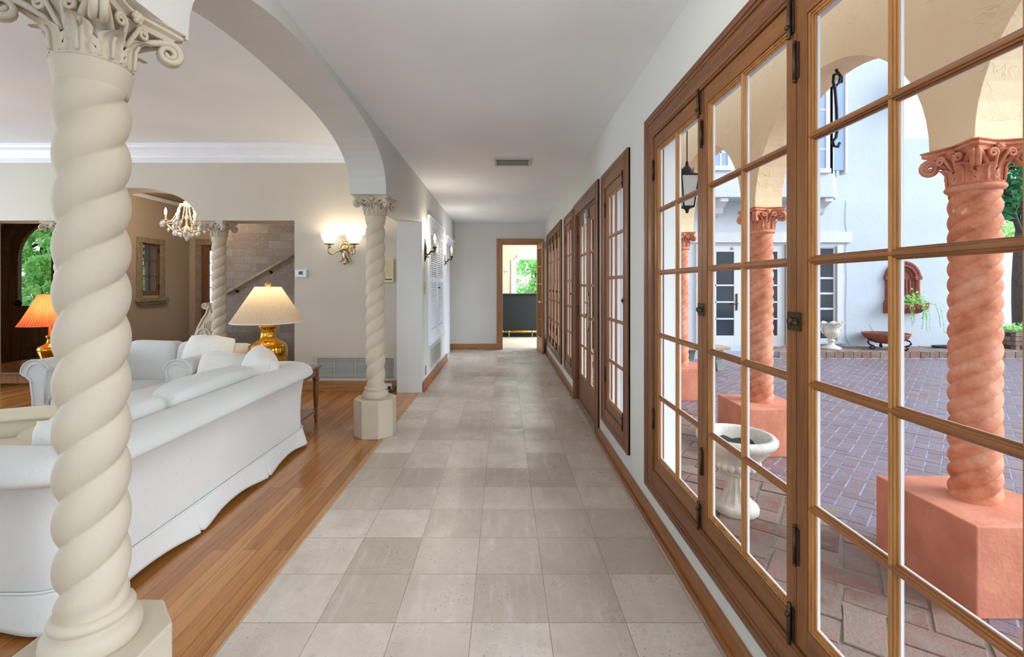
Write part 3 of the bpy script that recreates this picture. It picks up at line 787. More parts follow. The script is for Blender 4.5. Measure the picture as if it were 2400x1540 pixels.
# ---- white house across the courtyard (its wall faces the viewer)
HY = 11.0
def hp(px, py, Y=HY): return at(px, py, Y)
H = thing('white_house', (6.5, HY, GZ), 'white stucco house across the courtyard with bay and glazed doors', 'house')
x_dl, x_dr = hp(1640, 0).x, hp(1841, 0).x; zt = hp(0, 574).z
wl, wr = hp(1868, 0).x, hp(1960, 0).x
m = cells(MB(), 'y', HY, HY+.2, 2.5, 9.35, GZ, 7.4, [(x_dl, x_dr, -.12, zt), (wl, wr, hp(0, 796).z, hp(0, 580).z)])
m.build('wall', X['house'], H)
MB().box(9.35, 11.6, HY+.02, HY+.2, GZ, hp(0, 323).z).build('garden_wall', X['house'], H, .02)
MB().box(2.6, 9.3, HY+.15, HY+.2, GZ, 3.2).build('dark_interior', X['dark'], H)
MB().box(hp(1600,0).x, hp(1992,0).x, HY-.06, HY, hp(0,569).z, hp(0,545).z).build('lintel_board', X['exterior_white'], H, .008)
def house_door(x0, x1, handle_side):
    m = MB(); z0, z1 = -.12, zt
    gx0, gx1 = (x0 + .06, x1 - .20) if handle_side > 0 else (x0 + .2, x1 - .18)
    m.box(x0, gx0, HY+.02, HY+.07, z0, z1).box(gx1, x1, HY+.02, HY+.07, z0, z1)
    g0, g1 = hp(0, 787).z, hp(0, 590).z
    m.box(gx0, gx1, HY+.02, HY+.07, z0, g0).box(gx0, gx1, HY+.02, HY+.07, g1, z1)
    for i in range(1, 5):
        z = g0 + (g1-g0)*i/5; m.box(gx0, gx1, HY+.025, HY+.06, z-.02, z+.02)
    xm = gx0 + (gx1-gx0)*.42
    if handle_side > 0: m.box(xm-.025, xm+.025, HY+.025, HY+.06, g0, g1)
    d = m.build('glazed_door', X['exterior_white'], H, .004)
    MB().box(gx0, gx1, HY+.045, HY+.052, g0, g1).build('door_pane', X['darkglass'], d)
    if handle_side > 0:
        p = hp(1727, 708); h = MB().box(p.x-.02, p.x+.02, HY, HY+.02, p.z-.2, p.z+.2)
        h.tube([(p.x, HY+.01, p.z-.04), (p.x, HY-.06, p.z-.04), (p.x-.11, HY-.06, p.z-.05)], .012, 8); h.build('door_handle', X['bronze'], d, .004)
        p = hp(1717, 582); MB().ell((p.x, HY+.01, p.z), (.035, .02, .035)).build('door_closer', X['steel'], d)
xmid = hp(1742, 0).x
house_door(x_dl, xmid-.01, 1); house_door(xmid+.01, x_dr, -1)
for a, b in ((x_dl-.1, x_dl), (x_dr, x_dr+.1)): MB().box(a, b, HY-.05, HY+.05, GZ, zt+.02).build('door_casing', X['exterior_white'], H, .006)
m = MB(); z0, z1 = hp(0, 796).z, hp(0, 580).z
for x in (wl, wr-.05, (wl+wr)/2-.03): m.box(x, x+.06, HY+.02, HY+.06, z0, z1)
for i in range(7):
    z = z0 + (z1-z0)*i/6; m.box(wl, wr, HY+.022, HY+.058, z-.025, z+.025)
w = m.build('window_frame', X['exterior_white'], H, .004)
MB().box(wl, wr, HY+.045, HY+.05, z0, z1).build('window_pane', X['darkglass'], w)
MB().box(wr, wr+.13, HY-.04, HY+.02, z0-.05, z1+.05).box(wl-.13, wl, HY-.04, HY+.02, z0-.05, z1+.05).box(wl-.15, wr+.15, HY-.08, HY+.02, z0-.1, z0-.04).build('window_casing', X['exterior_white'], H, .006)
# projecting upper bay with brackets
bx0, bx1 = 4.3, hp(1980, 0, 10.4).x; bz0, bz1 = hp(0, 462, 10.4).z, 7.0
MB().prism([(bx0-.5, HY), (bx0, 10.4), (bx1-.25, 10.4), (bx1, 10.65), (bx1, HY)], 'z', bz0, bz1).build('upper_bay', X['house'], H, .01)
for px in (1696, 1810, 1940):
    x = hp(px, 0, 10.5).x
    MB().prism([(HY, bz0), (10.45, bz0), (10.45, bz0-.09), (10.55, bz0-.12), (10.68, bz0-.2), (10.74, bz0-.32), (10.85, bz0-.36), (HY, bz0-.38)], 'x', x-.09, x+.09).build('bracket', X['exterior_white'], H, .01)
def bay_window(x0, x1, z0, z1, y):
    m = MB()
    m.box(x0-.07, x0, y-.03, y+.03, z0-.07, z1+.07).box(x1, x1+.07, y-.03, y+.03, z0-.07, z1+.07).box(x0, x1, y-.03, y+.03, z1, z1+.07).box(x0-.1, x1+.1, y-.06, y+.03, z0-.1, z0)
    for i in range(1, 5): z = z0 + (z1-z0)*i/5; m.box(x0, x1, y-.02, y+.02, z-.02, z+.02)
    m.box((x0+x1)/2-.02, (x0+x1)/2+.02, y-.02, y+.02, z0, z1)
    w = m.build('bay_window_frame', X['exterior_white'], H, .004)
    MB().box(x0, x1, y-.012, y-.006, z0, z1).build('bay_window_pane', X['skyglass'], w)
bay_window(hp(1672,0,10.4).x, hp(1704,0,10.4).x, hp(0,390,10.4).z, 5.6, 10.4)
bay_window(hp(1862,0,10.4).x, hp(1934,0,10.4).x, hp(0,396,10.4).z, 6.2, 10.4)
m = MB(); x0, x1 = hp(1952,0,10.4).x, hp(1974,0,10.5).x
w = MB().box(x0, x1, 10.42, 10.48, hp(0,398,10.4).z, 6.2).build('bay_window_pane', X['skyglass'], H)
MB().box(x0-.06, x0, 10.4, 10.48, hp(0,398,10.4).z-.08, 6.25).box(x1, x1+.06, 10.4, 10.6, hp(0,398,10.4).z-.08, 6.25).build('bay_window_frame', X['exterior_white'], H)
# cable on the wall
pts = [hp(1983, 470), hp(1981, 520), hp(1984, 545), hp(1981, 600), hp(1984, 650), hp(1982, 720), hp(1982, 790), hp(1990, 808), hp(2010, 813)]
MB().tube([(p.x, HY-.01, p.z) for p in pts], .006, 6).build('cable', X['grey'], H)
# ------------------------------------------------------------------ sofas
def path_round(pts, r, step=.04):
    """polyline with rounded corners -> [(point, right-hand normal, length so far)]"""
    P = [Vector(p) for p in pts]; out = []
    for i, p in enumerate(P):
        if i in (0, len(P)-1): out.append(p); continue
        a = (P[i-1]-p).normalized(); b = (P[i+1]-p).normalized()
        s, e = p + a*r, p + b*r
        for k in range(9):
            t = k/8; out.append(s*(1-t)**2 + p*2*t*(1-t) + e*t*t)
    fine = [out[0]]
    for a, b in zip(out, out[1:]):
        n = max(1, int((b-a).length/step))
        for k in range(1, n+1): fine.append(a.lerp(b, k/n))
    res = []; L = 0
    for i, p in enumerate(fine):
        if i: L += (p-fine[i-1]).length
        d = (fine[min(i+1, len(fine)-1)] - fine[max(i-1, 0)]).normalized()
        res.append((p, Vector((d.y, -d.x)), L))
    return res
def sofa_profile(wi, k=1.0):
    pr = [(-wi, .12), (-wi, .40), (-wi+.005, .56), (-wi+.0, .615)]
    c = (-wi/2+.03, .605); rx, rz = wi/2+.055, .088
    for i in range(13):
        a = PI*.93 - i/12*PI*1.22
        pr.append((c[0]+rx*math.cos(a), c[1]+rz*math.sin(a)*(1 if math.sin(a) > 0 else .5)))
    pr += [(.012, .555), (-.006, .42), (-.012, .28), (-.008, .16), (-.02, .12)]
    return [(n, z*k) for n, z in pr]
def sweep(m, path, prof, cap=True, smooth=True):
    n = len(prof); vs = [Vector((p.x + q.x*o, p.y + q.y*o, z)) for p, q, L in path for o, z in prof]
    fs = [(j*n+i, j*n+(i+1) % n, (j+1)*n+(i+1) % n, (j+1)*n+i) for j in range(len(path)-1) for i in range(n)]
    m.add(vs, fs, smooth)
    if cap:
        b = len(m.v)-len(vs)
        m.face(tuple(b+i for i in range(n))); m.face(tuple(b+(len(path)-1)*n+i for i in reversed(range(n))))
    return m
def puff(m, c, size, e=.32, M=None, lump=.0, seed=0, crown=.0):
    """plump box cushion"""
    sx, sy, sz = (k/2 for k in size); c = Vector(c)
    def fn(u, v):
        a = 2*PI*u - PI; b = PI*(v-.5)
        x = sgnp(math.cos(b), e)*sgnp(math.cos(a), e); y = sgnp(math.cos(b), e)*sgnp(math.sin(a), e); z = sgnp(math.sin(b), e*1.5)
        q = Vector((x*sx, y*sy, z*sz*(1 + crown*(1-x*x)*(1-y*y))))
        if lump: q += q.normalized()*lump*mnoise.noise(q*5 + Vector((seed, seed*2.3, 0)))
        return (M @ q if M else q) + c
    return m.grid(fn, 44, 24, wu=True)
def pillow(m, c, w, h, t, M, seed=0, pw=.45):
    """knife-edge throw pillow lying in its own x-z plane, with soft corners"""
    c = Vector(c)
    def pos(u, v, side):
        x, z = 2*u-1, 2*v-1
        th = t/2*max(0, (1-abs(x)**2.4)*(1-abs(z)**2.4))**pw
        q = Vector((x*w/2*(1-.07*z*z+.02*abs(x*z)), side*th, z*h/2*(1-.07*x*x)))
        q.y += side*.007*mnoise.noise(Vector((x*2.2, z*2.2, seed+side*3)))*min(1, th*40)
        q.z += .006*mnoise.noise(Vector((x*3, z*3, seed)))
        return c + M @ q
    for sd in (-1, 1): m.grid(lambda u, v: pos(u, v, sd), 22, 22, flip=sd < 0)
    ring = [pos(i/22, 0, 1) for i in range(22)] + [pos(1, i/22, 1) for i in range(22)] + [pos(1-i/22, 1, 1) for i in range(22)] + [pos(0, 1-i/22, 1) for i in range(22)]
    p = MB().tube(ring, .0045, 6, closed=True)
    return m, p
def make_sofa(name, pts, wi, k, label, mat, r=.17, skirt=True, pleats=.64, rear=None):
    path = path_round(pts, r); L = path[-1][2]
    cx = sum(p[0] for p in pts)/len(pts); cy = sum(p[1] for p in pts)/len(pts)
    t = thing(name, (cx, cy, 0), label, 'sofa')
    prof = sofa_profile(wi, k)
    b = sweep(MB(), path, prof).build('rolled_back', mat, t)
    # welt down the front of each arm
    for e in (0, -1):
        pp = MB()
        p, q, _ = path[e]; d = (path[1][0]-path[0][0]).normalized() if e == 0 else (path[-1][0]-path[-2][0]).normalized()
        o = -.004 if e == 0 else .004
        ring = [Vector((p.x+q.x*n+d.x*o, p.y+q.y*n+d.y*o, z)) for n, z in prof[:-1] if z > .13]
        pp.tube(ring, .006, 6); pp.build('arm_piping', mat, b); pp = MB()
        inner = [Vector((p.x+q.x*(n*.72-.02)+d.x*o, p.y+q.y*(n*.72-.02)+d.y*o, z-.03)) for n, z in prof[1:-4]]
        pp.tube(inner, .004, 6); pp.build('arm_piping', mat, b)
    sm = MB().tube([Vector((p.x+q.x*.010, p.y+q.y*.010, .558*k)) for p, q, _ in path], .004, 6)
    sm.build('seam', mat, b)
    if skirt:
        nb = max(1, round(L/pleats))
        def fn(u, v):
            i = u*(len(path)-1); i0 = min(int(i), len(path)-2); f = i-i0
            p = path[i0][0].lerp(path[i0+1][0], f); q = path[i0][1].lerp(path[i0+1][1], f).normalized(); s = lerp(path[i0][2], path[i0+1][2], f)
            ph = (s/L*nb) % 1; dist = min(ph, 1-ph)
            hem = .012 + .026*math.sin(PI*ph)**1.2
            slit = max(0, 1-dist*60)
            n = .002 + (1-v)*(.022 + .016*math.cos(2*PI*ph) - .02*slit*(1-v)) + .003*math.sin(s*19)*(1-v)
            if slit > 0: hem += .01*slit
            z = lerp(hem, .158, v)
            return Vector((p.x+q.x*n, p.y+q.y*n, z))
        m = MB().grid(fn, (len(path)-1)*3, 8)
        s = m.build('skirt', mat, t); md = s.modifiers.new('thickness', 'SOLIDIFY'); md.thickness = .006
        MB().tube([Vector((p.x+q.x*.003, p.y+q.y*.003, .160)) for p, q, _ in path], .005, 6).build('skirt_piping', mat, s)
    return t, path
A, pathA = make_sofa('sofa', [(-2.40, 1.735), (-1.652, 1.735), (-1.652, 3.865), (-2.40, 3.865)], .155, 1.0,
    'ivory skirted rolled-back sofa with its back to the corridor', X['sofa'])
MB().box(-2.37, -1.76, 1.85, 3.75, .10, .30).build('seat_frame', X['sofa'], A, .02)
for i in range(3):
    a = 1.90 + i*.60; puff(MB(), (-2.13, a+.295, .375), (.54, .59, .165), .22, crown=.25).build('seat_cushion', X['sofa'], A)
for i, (ya, yb, zt_) in enumerate(((1.92, 2.50, .735), (2.52, 3.42, .745))):
    M_ = rotm('Y', 10)
    puff(MB(), (-1.925, (ya+yb)/2, .575), (.20, yb-ya, .37), .36, M_, .02, i*3+1).build('back_cushion', X['sofa'], A)
for x, y in ((-1.72, 3.80), (-2.33, 3.80), (-1.72, 1.80), (-2.33, 1.80)):
    MB().lathe([(.018, 0), (.022, .01), (.016, .03), (.026, .07), (.03, .12)], (x, y, 0), 12).build('foot', X['table'], A)
B, pathB = make_sofa('sofa', [(-2.52, 3.575), (-2.52, 4.64), (-3.685, 4.64), (-3.685, 3.575)], .115, 1.075,
    'ivory rolled-arm loveseat against the far side facing the viewer', X['sofa'])
MB().box(-3.6, -2.62, 3.60, 4.55, .12, .30).build('seat_frame', X['sofa'], B, .02)
for x0, x1 in ((-3.565, -3.09), (-3.085, -2.64)):
    puff(MB(), ((x0+x1)/2, 3.92, .375), (x1-x0, .72, .165), .2, crown=.2).build('seat_cushion', X['sofa'], B)
    puff(MB(), ((x0+x1)/2, 4.37, .60), (x1-x0+.01, .20, .40), .34, rotm('X', -9), .02, x0*5).build('back_cushion', X['sofa'], B)
def throw(c, w, h, t, rx, rz, label, seed, lean=0, pw=.36):
    M_ = rotm('Z', rz) @ rotm('X', rx) @ rotm('Y', lean)
    m, p = pillow(MB(), c, w, h, t, M_, seed, pw)
    o = m.build('throw_pillow', X['pillow']); p.build('piping', X['pillow'], o)
    return tag(o, label, 'pillow', 'throw pillows on the sofas')
throw((-2.22, 3.63, .60), .38, .38, .24, -12, 8, 'plump white throw pillow against the far arm of the corridor sofa', 2, 4)
throw((-1.90, 3.53, .635), .40, .40, .24, -16, -48, 'white throw pillow standing in the far corner of the corridor sofa', 5, 14)
throw((-2.70, 4.16, .64), .50, .46, .19, -16, -12, 'big white throw pillow in the lamp-lit corner of the loveseat', 9, 3)
throw((-1.865, 2.02, .575), .34, .35, .17, -14, 176, 'white throw pillow against the near arm of the corridor sofa', 12, 0)
# low cream chair seen past the near arm
D = thing('armchair', (-2.95, 2.6, 0), 'low cream upholstered chair with curved back, left of the nearest column', 'armchair')
pth = path_round([(-2.52, 2.50), (-2.62, 3.03), (-3.05, 2.93), (-3.55, 2.60), (-3.62, 2.2)], .16)
sweep(MB(), pth, [(n, z) for n, z in sofa_profile(.10, .80)]).build('curved_back', X['creamcloth'], D)
puff(MB(), (-3.02, 2.45, .33), (.80, .60, .16), .25, rotm('Z', 24), crown=.2).build('seat_cushion', X['creamcloth'], D)
MB().box(-3.42, -2.66, 2.25, 2.72, .06, .25).build('seat_frame', X['creamcloth'], D, .03)
for x, y in ((-3.36, 2.3), (-2.72, 2.3), (-3.36, 2.68), (-2.72, 2.68)):
    MB().lathe([(.016, 0), (.022, .07)], (x, y, 0), 10).build('leg', X['table'], D)
# ------------------------------------------------------------------ tables
LEG = [(.010, 0), (.016, .012), (.012, .03), (.022, .06), (.014, .08), (.013, .10), (.022, .112), (.022, .128), (.014, .135), (.020, .15), (.024, .3), (.027, .385), (.018, .392), (.028, .40), (.034, .418), (.022, .438), (.026, .45), (.026, .462)]
def end_table(x0, x1, y0, y1, zt_, label, shelf=True, loc=None):
    t = thing('end_table', ((x0+x1)/2, (y0+y1)/2, 0), label, 'table')
    MB().box(x0-.02, x1+.02, y0-.02, y1+.02, zt_-.024, zt_).build('tabletop', X['table_x'], t, .008)
    k = (zt_-.085)/.462
    MB().box(x0+.01, x1-.01, y0+.01, y0+.03, zt_-.10, zt_-.024).box(x0+.01, x1-.01, y1-.03, y1-.01, zt_-.10, zt_-.024).box(x0+.01, x0+.03, y0+.01, y1-.01, zt_-.10, zt_-.024).box(x1-.03, x1-.01, y0+.01, y1-.01, zt_-.10, zt_-.024).build('apron', X['table'], t, .003)
    for x in (x0+.025, x1-.025):
        for y in (y0+.025, y1-.025):
            m = MB().lathe([(r, z*k) for r, z in LEG], (x, y, 0), 14)
            m.box(x-.024, x+.024, y-.024, y+.024, zt_-.105, zt_-.024); m.build('leg', X['table'], t, .002)
    if shelf: MB().box(x0+.01, x1-.01, y0+.01, y1-.01, .105*k, .122*k).build('shelf', X['table_x'], t, .004)
    return t
end_table(-2.36, -1.80, 4.04, 4.47, .55, 'turned-leg wooden end table under the cream lamp behind the corridor sofa')
end_table(-4.98, -4.02, 4.08, 4.95, .55, 'wooden side table with glossy top under the coral lamp', False)
ct = thing('coffee_table', (-3.85, 3.1, 0), 'dark coffee table with a glassy top at the left edge of the picture', 'table')
MB().box(-4.4, -3.34, 2.98, 3.40, .385, .405).build('glass_top', plain('mirror_dark_glass', C(60,84,104), .05, .3, var=.1), ct, .004)
for x in (-4.35, -3.40):
    for y in (3.03, 3.35): MB().box(x-.02, x+.02, y-.02, y+.02, 0, .385).build('leg', X['table'], ct, .003)
# ------------------------------------------------------------------ lamps
L1 = thing('table_lamp', (-2.20, 4.27, .55), 'round-shouldered brass table lamp with wide cream linen shade', 'lamp')
x, y, z = -2.20, 4.27, .55
bp = [(.0, 0), (.135, 0), (.15, .008), (.158, .06), (.166, .12), (.168, .18), (.162, .215), (.14, .24), (.10, .262), (.074, .28), (.066, .31), (.064, .36), (.068, .378), (.082, .388), (.084, .40), (.078, .412), (.05, .42), (.012, .43)]
MB().lathe([(r, z+h) for r, h in bp], (x, y, 0), 48).build('brass_base', X['brass'], L1)
MB().tube([(x, y, z+.42), (x, y, z+.775)], .006, 8).build('stem', X['brass'], L1)
sh = MB().lathe([(.316, z+.435), (.112, z+.762)], (x, y, 0), 56, cap=False)
o = sh.build('lampshade', X['linen_shade'], L1)
MB().tube([(x+.317*math.cos(a*PI/28), y+.317*math.sin(a*PI/28), z+.435) for a in range(56)], .005, 6, closed=True).tube([(x+.113*math.cos(a*PI/28), y+.113*math.sin(a*PI/28), z+.762) for a in range(56)], .004, 6, closed=True).build('shade_trim', X['white'], o)
MB().tube([(x-.112, y, z+.758), (x+.112, y, z+.758)], .002, 6).tube([(x, y-.112, z+.758), (x, y+.112, z+.758)], .002, 6).build('shade_ring', X['brass'], L1)
MB().lathe([(.008, z+.762), (.026, z+.772), (.028, z+.788), (.020, z+.802), (0, z+.806)], (x, y, 0), 16).build('finial', plain('amber_finial', C(232,150,50), .25), L1)
MB().ell((x, y, z+.67), (.028, .028, .04)).build('light_bulb', X['soft_bulb'], L1)
L2 = thing('table_lamp', (-4.56, 4.6, .55), 'slim brass table lamp with coral pleated shade by the entry door', 'lamp')
x, y = -4.56, 4.6
bp = [(.0, 0), (.06, 0), (.064, .01), (.075, .06), (.095, .12), (.097, .145), (.085, .165), (.05, .18), (.026, .20), (.022, .24), (.032, .262), (.034, .268), (.012, .276), (.012, .40)]
MB().lathe([(r, z+h) for r, h in bp], (x, y, 0), 36).build('brass_base', X['brass'], L2)
def pleat(u, v):
    a = 2*PI*u; k = (u*240) % 4; w = 1 + .028*(-1 if int(u*240+.5) % 4 < 2 else 1)
    r = lerp(.235, .088, v**.9)*w
    return Vector((x + r*math.cos(a), y + r*math.sin(a), z + .375 + .31*v))
MB().grid(pleat, 240, 6, wu=True, smooth=False).build('lampshade', X['coral_shade'], L2)
MB().ell((x, y, z+.50), (.028, .028, .04)).build('light_bulb', X['soft_bulb'], L2)
# ------------------------------------------------------------------ wall lights
WS = thing('wall_sconce', (-1.985, 5.75, 1.75), 'ornate brass double wall light with two glowing glass shades', 'wall light')
x, y, z = -1.985, 5.75, 1.75
m = MB()
m.ell((x, y-.01, z-.02), (.035, .03, .11)); m.ell((x, y-.02, z+.045), (.05, .035, .045))
for k in range(7):
    a = PI*(k/6); m.ell((x+.062*math.cos(a), y-.018, z+.05+.055*math.sin(a)), (.024, .018, .028), 10, 7)
for sd in (-1, 1):
    sp = [(x+sd*(.02+.055*t*math.sin(1.5*t)), y-.02, z-.04-.05*t+.04*math.cos(4*t)) for t in [i/14 for i in range(15)]]
    m.tube(sp, [.014*(1-.4*i/14) for i in range(15)], 7)
    m.tube([(x+sd*(.05+.026*math.cos(t)*(1-t/12)), y-.025, z+.01+.026*math.sin(t)*(1-t/12)) for t in [i*.55 for i in range(16)]], [.010*(1-.03*i) for i in range(16)], 6)
m.tube([(x, y-.02, z-.10), (x+.01, y-.03, z-.135), (x-.008, y-.034, z-.155), (x, y-.02, z-.16)], [.03, .026, .02, .01], 8)
m.tube([(x-.015, y-.03, z+.02), (x, y-.045, z-.03), (x+.012, y-.04, z-.08)], [.012, .016, .010], 8)
m.build('backplate', X['oldbrass'], WS)
for sd in (-1, 1):
    m = MB(); xe, ye = x+sd*.15, y-.15
    pts = [Vector((x+sd*.03, y-.03, z+.0)), Vector((x+sd*.06, y-.06, z+.015)), Vector((x+sd*.09, y-.09, z-.01)), Vector((x+sd*.12, y-.12, z-.045)), Vector((x+sd*.155, y-.155, z-.03)), Vector((x+sd*.165, y-.165, z+.0)), Vector((xe, ye, z+.035))]
    m.tube(pts, [.009, .012, .009, .010, .011, .008, .009], 9)
    m.ell(pts[2], .014, 8, 6); m.ell(pts[4], .013, 8, 6)
    m.lathe([(.008, .03), (.024, .042), (.026, .055), (.014, .062), (.02, .068), (.052, .08), (.055, .086), (.03, .09), (.03, .1)], (xe, ye, z), 18)
    for k in range(9): a = 2*PI*k/9; m.ell((xe+.05*math.cos(a), ye+.05*math.sin(a), z+.083), .010, 8, 6)
    arm = m.build('arm', X['oldbrass'], WS)
    MB().lathe([(.03, .092), (.058, .105), (.080, .135), (.092, .17), (.097, .205)], (xe, ye, z), 32, cap=False).build('glass_shade', X['shade_glow'], arm)
def candle_sconce(y, label):
    x, z = -1.012, 1.77
    t = thing('candle_sconce', (x, y, z), label, 'wall light', 'candle sconces on the cupboard wall')
    m = MB().prism([(y-.012, z-.14), (y+.012, z-.14), (y+.035, z-.06), (y+.04, z+.0), (y+.028, z+.06), (y+.012, z+.13), (y, z+.15), (y-.012, z+.13), (y-.028, z+.06), (y-.04, z), (y-.035, z-.06)], 'x', x, x+.012)
    m.ell((x+.014, y, z+.02), (.012, .024, .07)); m.ell((x+.014, y, z-.09), (.01, .012, .03))
    m.build('backplate', X['bronze'], t, .003)
    pts = [(x+.01, y, z-.03), (x+.035, y, z-.055), (x+.06, y, z-.045), (x+.075, y, z-.015), (x+.10, y, z-.005), (x+.122, y, z-.02), (x+.13, y, z-.002), (x+.13, y, z+.025)]
    m = MB().tube(pts, [.012, .011, .010, .012, .010, .012, .012, .010], 9)
    m.tube([(x+.035, y, z-.055), (x+.028, y, z-.08), (x+.045, y, z-.09), (x+.055, y, z-.075)], [.009, .008, .007, .005], 7)
    m.lathe([(.012, .015), (.024, .022), (.02, .03), (.028, .042), (.03, .048), (.016, .05)], (x+.13, y, z), 14)
    a = m.build('arm', X['bronze'], t)
    MB().lathe([(.0115, .045), (.0115, .125)], (x+.13, y, z), 12).build('candle_sleeve', X['cream'], t)
    MB().lathe([(.006, .125), (.015, .145), (.016, .158), (.010, .185), (.004, .205), (0, .21)], (x+.13, y, z), 12).build('flame_bulb', X['bulb'], t)
    return t
candle_sconce(5.84, 'bronze candle sconce with lit bulb in front of the louvered cupboard')
candle_sconce(7.72, 'bronze candle sconce with lit bulb beside the narrow white door')
# chandelier in the entrance hall
cx, cy, cz = -4.49, 6.48, 2.20
CHN = thing('chandelier', (cx, cy, cz), 'lit crystal candle chandelier hanging in the entrance hall arch', 'chandelier')
MB().lathe([(.0, -.17), (.02, -.165), (.03, -.14), (.012, -.12), (.04, -.09), (.045, -.06), (.015, -.03), (.012, .05), (.03, .08), (.012, .12), (.01, .26), (.045, .30), (.012, .32), (.006, HH-cz)], (cx, cy, cz), 16).build('stem', X['gilt'], CHN)
rr = MB().tube([(cx+.075*math.cos(2*PI*k/64), cy+.075*math.sin(2*PI*k/64), cz+.26) for k in range(64)], [.014 if k % 4 < 2 else .008 for k in range(64)], 7, closed=True)
rr.build('bead_ring', X['crystal'], CHN)
for k in range(10):
    a = 2*PI*k/10; pts = []
    for i in range(37):
        t = i/36; r = lerp(.075, .26, t); pts.append((cx+r*math.cos(a), cy+r*math.sin(a), cz + .26 - .26*t - .09*math.sin(PI*t)))
    MB().tube(pts, [.0085 if i % 4 in (1, 2) else .003 for i in range(37)], 6).build('bead_string', X['crystal'], CHN)
drop = MB().lathe([(0, -.075), (.014, -.05), (.019, -.034), (.011, -.012), (.003, -.004), (0, .0)], (0, 0, 0), 6, smooth=False)
drop0 = None
def hang(px, py, pz, parent):
    global drop0
    if drop0 is None:
        d = MB().merge(drop, Matrix.Scale(1, 4)); o = d.build('crystal_drop', X['crystal'], None, org=(0,0,0)); drop0 = o
    else:
        o = drop0.copy(); COL.objects.link(o)
    o.parent = parent; o.location = Vector((px, py, pz)) - ORG[parent]; o.rotation_euler = (0, 0, R.uniform(0, 3))
    k = R.uniform(.85, 1.25); o.scale = (k, k, k)
for k in range(8):
    a = 2*PI*k/8 + .25; ca, sa = math.cos(a), math.sin(a); rad = .26
    f = lambda r, h: (cx+r*ca, cy+r*sa, cz+h)
    m = MB().tube([f(.03, -.06), f(.09, -.11), f(.17, -.10), f(.23, -.04), f(rad, .0)], [.009, .008, .008, .007, .008], 8)
    m.lathe([(.01, 0), (.042, .012), (.046, .02), (.014, .022)], f(rad, 0), 14)
    arm = m.build('arm', X['gilt'], CHN)
    MB().lathe([(.010, .02), (.010, .11)], f(rad, 0), 10).build('candle_sleeve', X['cream'], arm)
    MB().lathe([(.005, .11), (.015, .13), (.016, .142), (.009, .168), (.003, .188), (0, .19)], f(rad, 0), 10).build('flame_bulb', X['bulb'], arm)
    for j in range(3):
        b = a + (j-1)*.13; hang(cx+(rad+.04)*math.cos(b), cy+(rad+.04)*math.sin(b), cz+.008, CHN)
    hang(cx+.15*math.cos(a+.2), cy+.15*math.sin(a+.2), cz-.11, CHN)
    hang(cx+.21*math.cos(a+.35), cy+.21*math.sin(a+.35), cz-.07, CHN); hang(cx+.07*math.cos(a), cy+.07*math.sin(a), cz-.13, CHN)
hang(cx, cy, cz-.17, CHN)
# ------------------------------------------------------------------ fittings on the walls
p = at(707, 641, 5.75)
t = thing('thermostat', (p.x, 5.75, p.z-.05), 'white square thermostat between stone wall and double wall light', 'thermostat')
MB().box(p.x-.07, p.x+.07, 5.725, 5.75, p.z-.048, p.z+.048).build('housing', X['plastic'], t, .006)
MB().box(p.x-.028, p.x+.028, 5.722, 5.726, p.z-.018, p.z+.03).build('screen', plain('lcd_grey', C(150,152,146), .3), t)
m = MB()
for k, w_ in enumerate((.012, .014, .006)): xx = p.x-.02+k*.016; m.box(xx, xx+w_*.8, 5.7205, 5.722, p.z-.006, p.z+.02)
m.build('digits', X['dark'], t)
p = at(908, 634, 5.75)
t = thing('intercom', (p.x, 5.75, p.z-.15), 'cream wall intercom panel behind the far twisted column', 'intercom')
MB().box(p.x-.085, p.x+.085, 5.70, 5.75, p.z-.148, p.z+.148).build('housing', X['cream'], t, .006)
m = MB()
for k in range(13): m.box(p.x-.07, p.x+.062, 5.698, 5.701, p.z-.075+k*.0155, p.z-.069+k*.0155)
m.build('speaker_grille', plain('tan_grille', C(204,186,140), .6), t)
m = MB().lathe([(.014, 0), (.014, .012)], (p.x-.062, 5.70, p.z-.112), 14, M=rotm('X', 90))
for k in range(5): m.box(p.x-.035+k*.022, p.x-.02+k*.022, 5.694, 5.70, p.z-.119, p.z-.106)
m.build('buttons', X['dark'], t)
t = thing('wall_grille', (-1.87, 5.75, .13), 'wide white slatted air return grille low on the far wall', 'air grille')
x0, x1, z0, z1 = -2.385, -1.335, .128, .448
MB().box(x0, x1, 5.735, 5.75, z0, z0+.035).box(x0, x1, 5.735, 5.75, z1-.035, z1).box(x0, x0+.045, 5.735, 5.75, z0+.035, z1-.035).box(x1-.045, x1, 5.735, 5.75, z0+.035, z1-.035).build('frame', X['grey'], t, .003)
MB().box(x0+.02, x1-.02, 5.748, 5.752, z0+.02, z1-.02).build('backing', X['dark'], t)
for k in range(15):
    zc = z0+.045+k*.0168
    MB().add([(x0+.04, 5.738, zc-.003), (x1-.04, 5.738, zc-.003), (x1-.04, 5.748, zc+.006), (x0+.04, 5.748, zc+.006), (x0+.04, 5.738, zc-.001), (x1-.04, 5.738, zc-.001), (x1-.04, 5.748, zc+.008), (x0+.04, 5.748, zc+.008)], [(0,1,2,3),(4,7,6,5),(0,4,5,1),(1,5,6,2),(2,6,7,3),(3,7,4,0)]).build('louver', X['grey'], t)
for k in (.25, .5, .75): xm = lerp(x0, x1, k); MB().box(xm-.003, xm+.003, 5.736, 5.742, z0+.03, z1-.03).build('stiffener', X['grey'], t)
t = thing('power_outlet', (-1.44, 5.73, .06), 'white outlet with plugged cords in the baseboard behind the far column', 'outlet')
MB().box(-1.55, -1.40, 5.722, 5.73, .03, .10).build('cover', X['plastic'], t, .003)
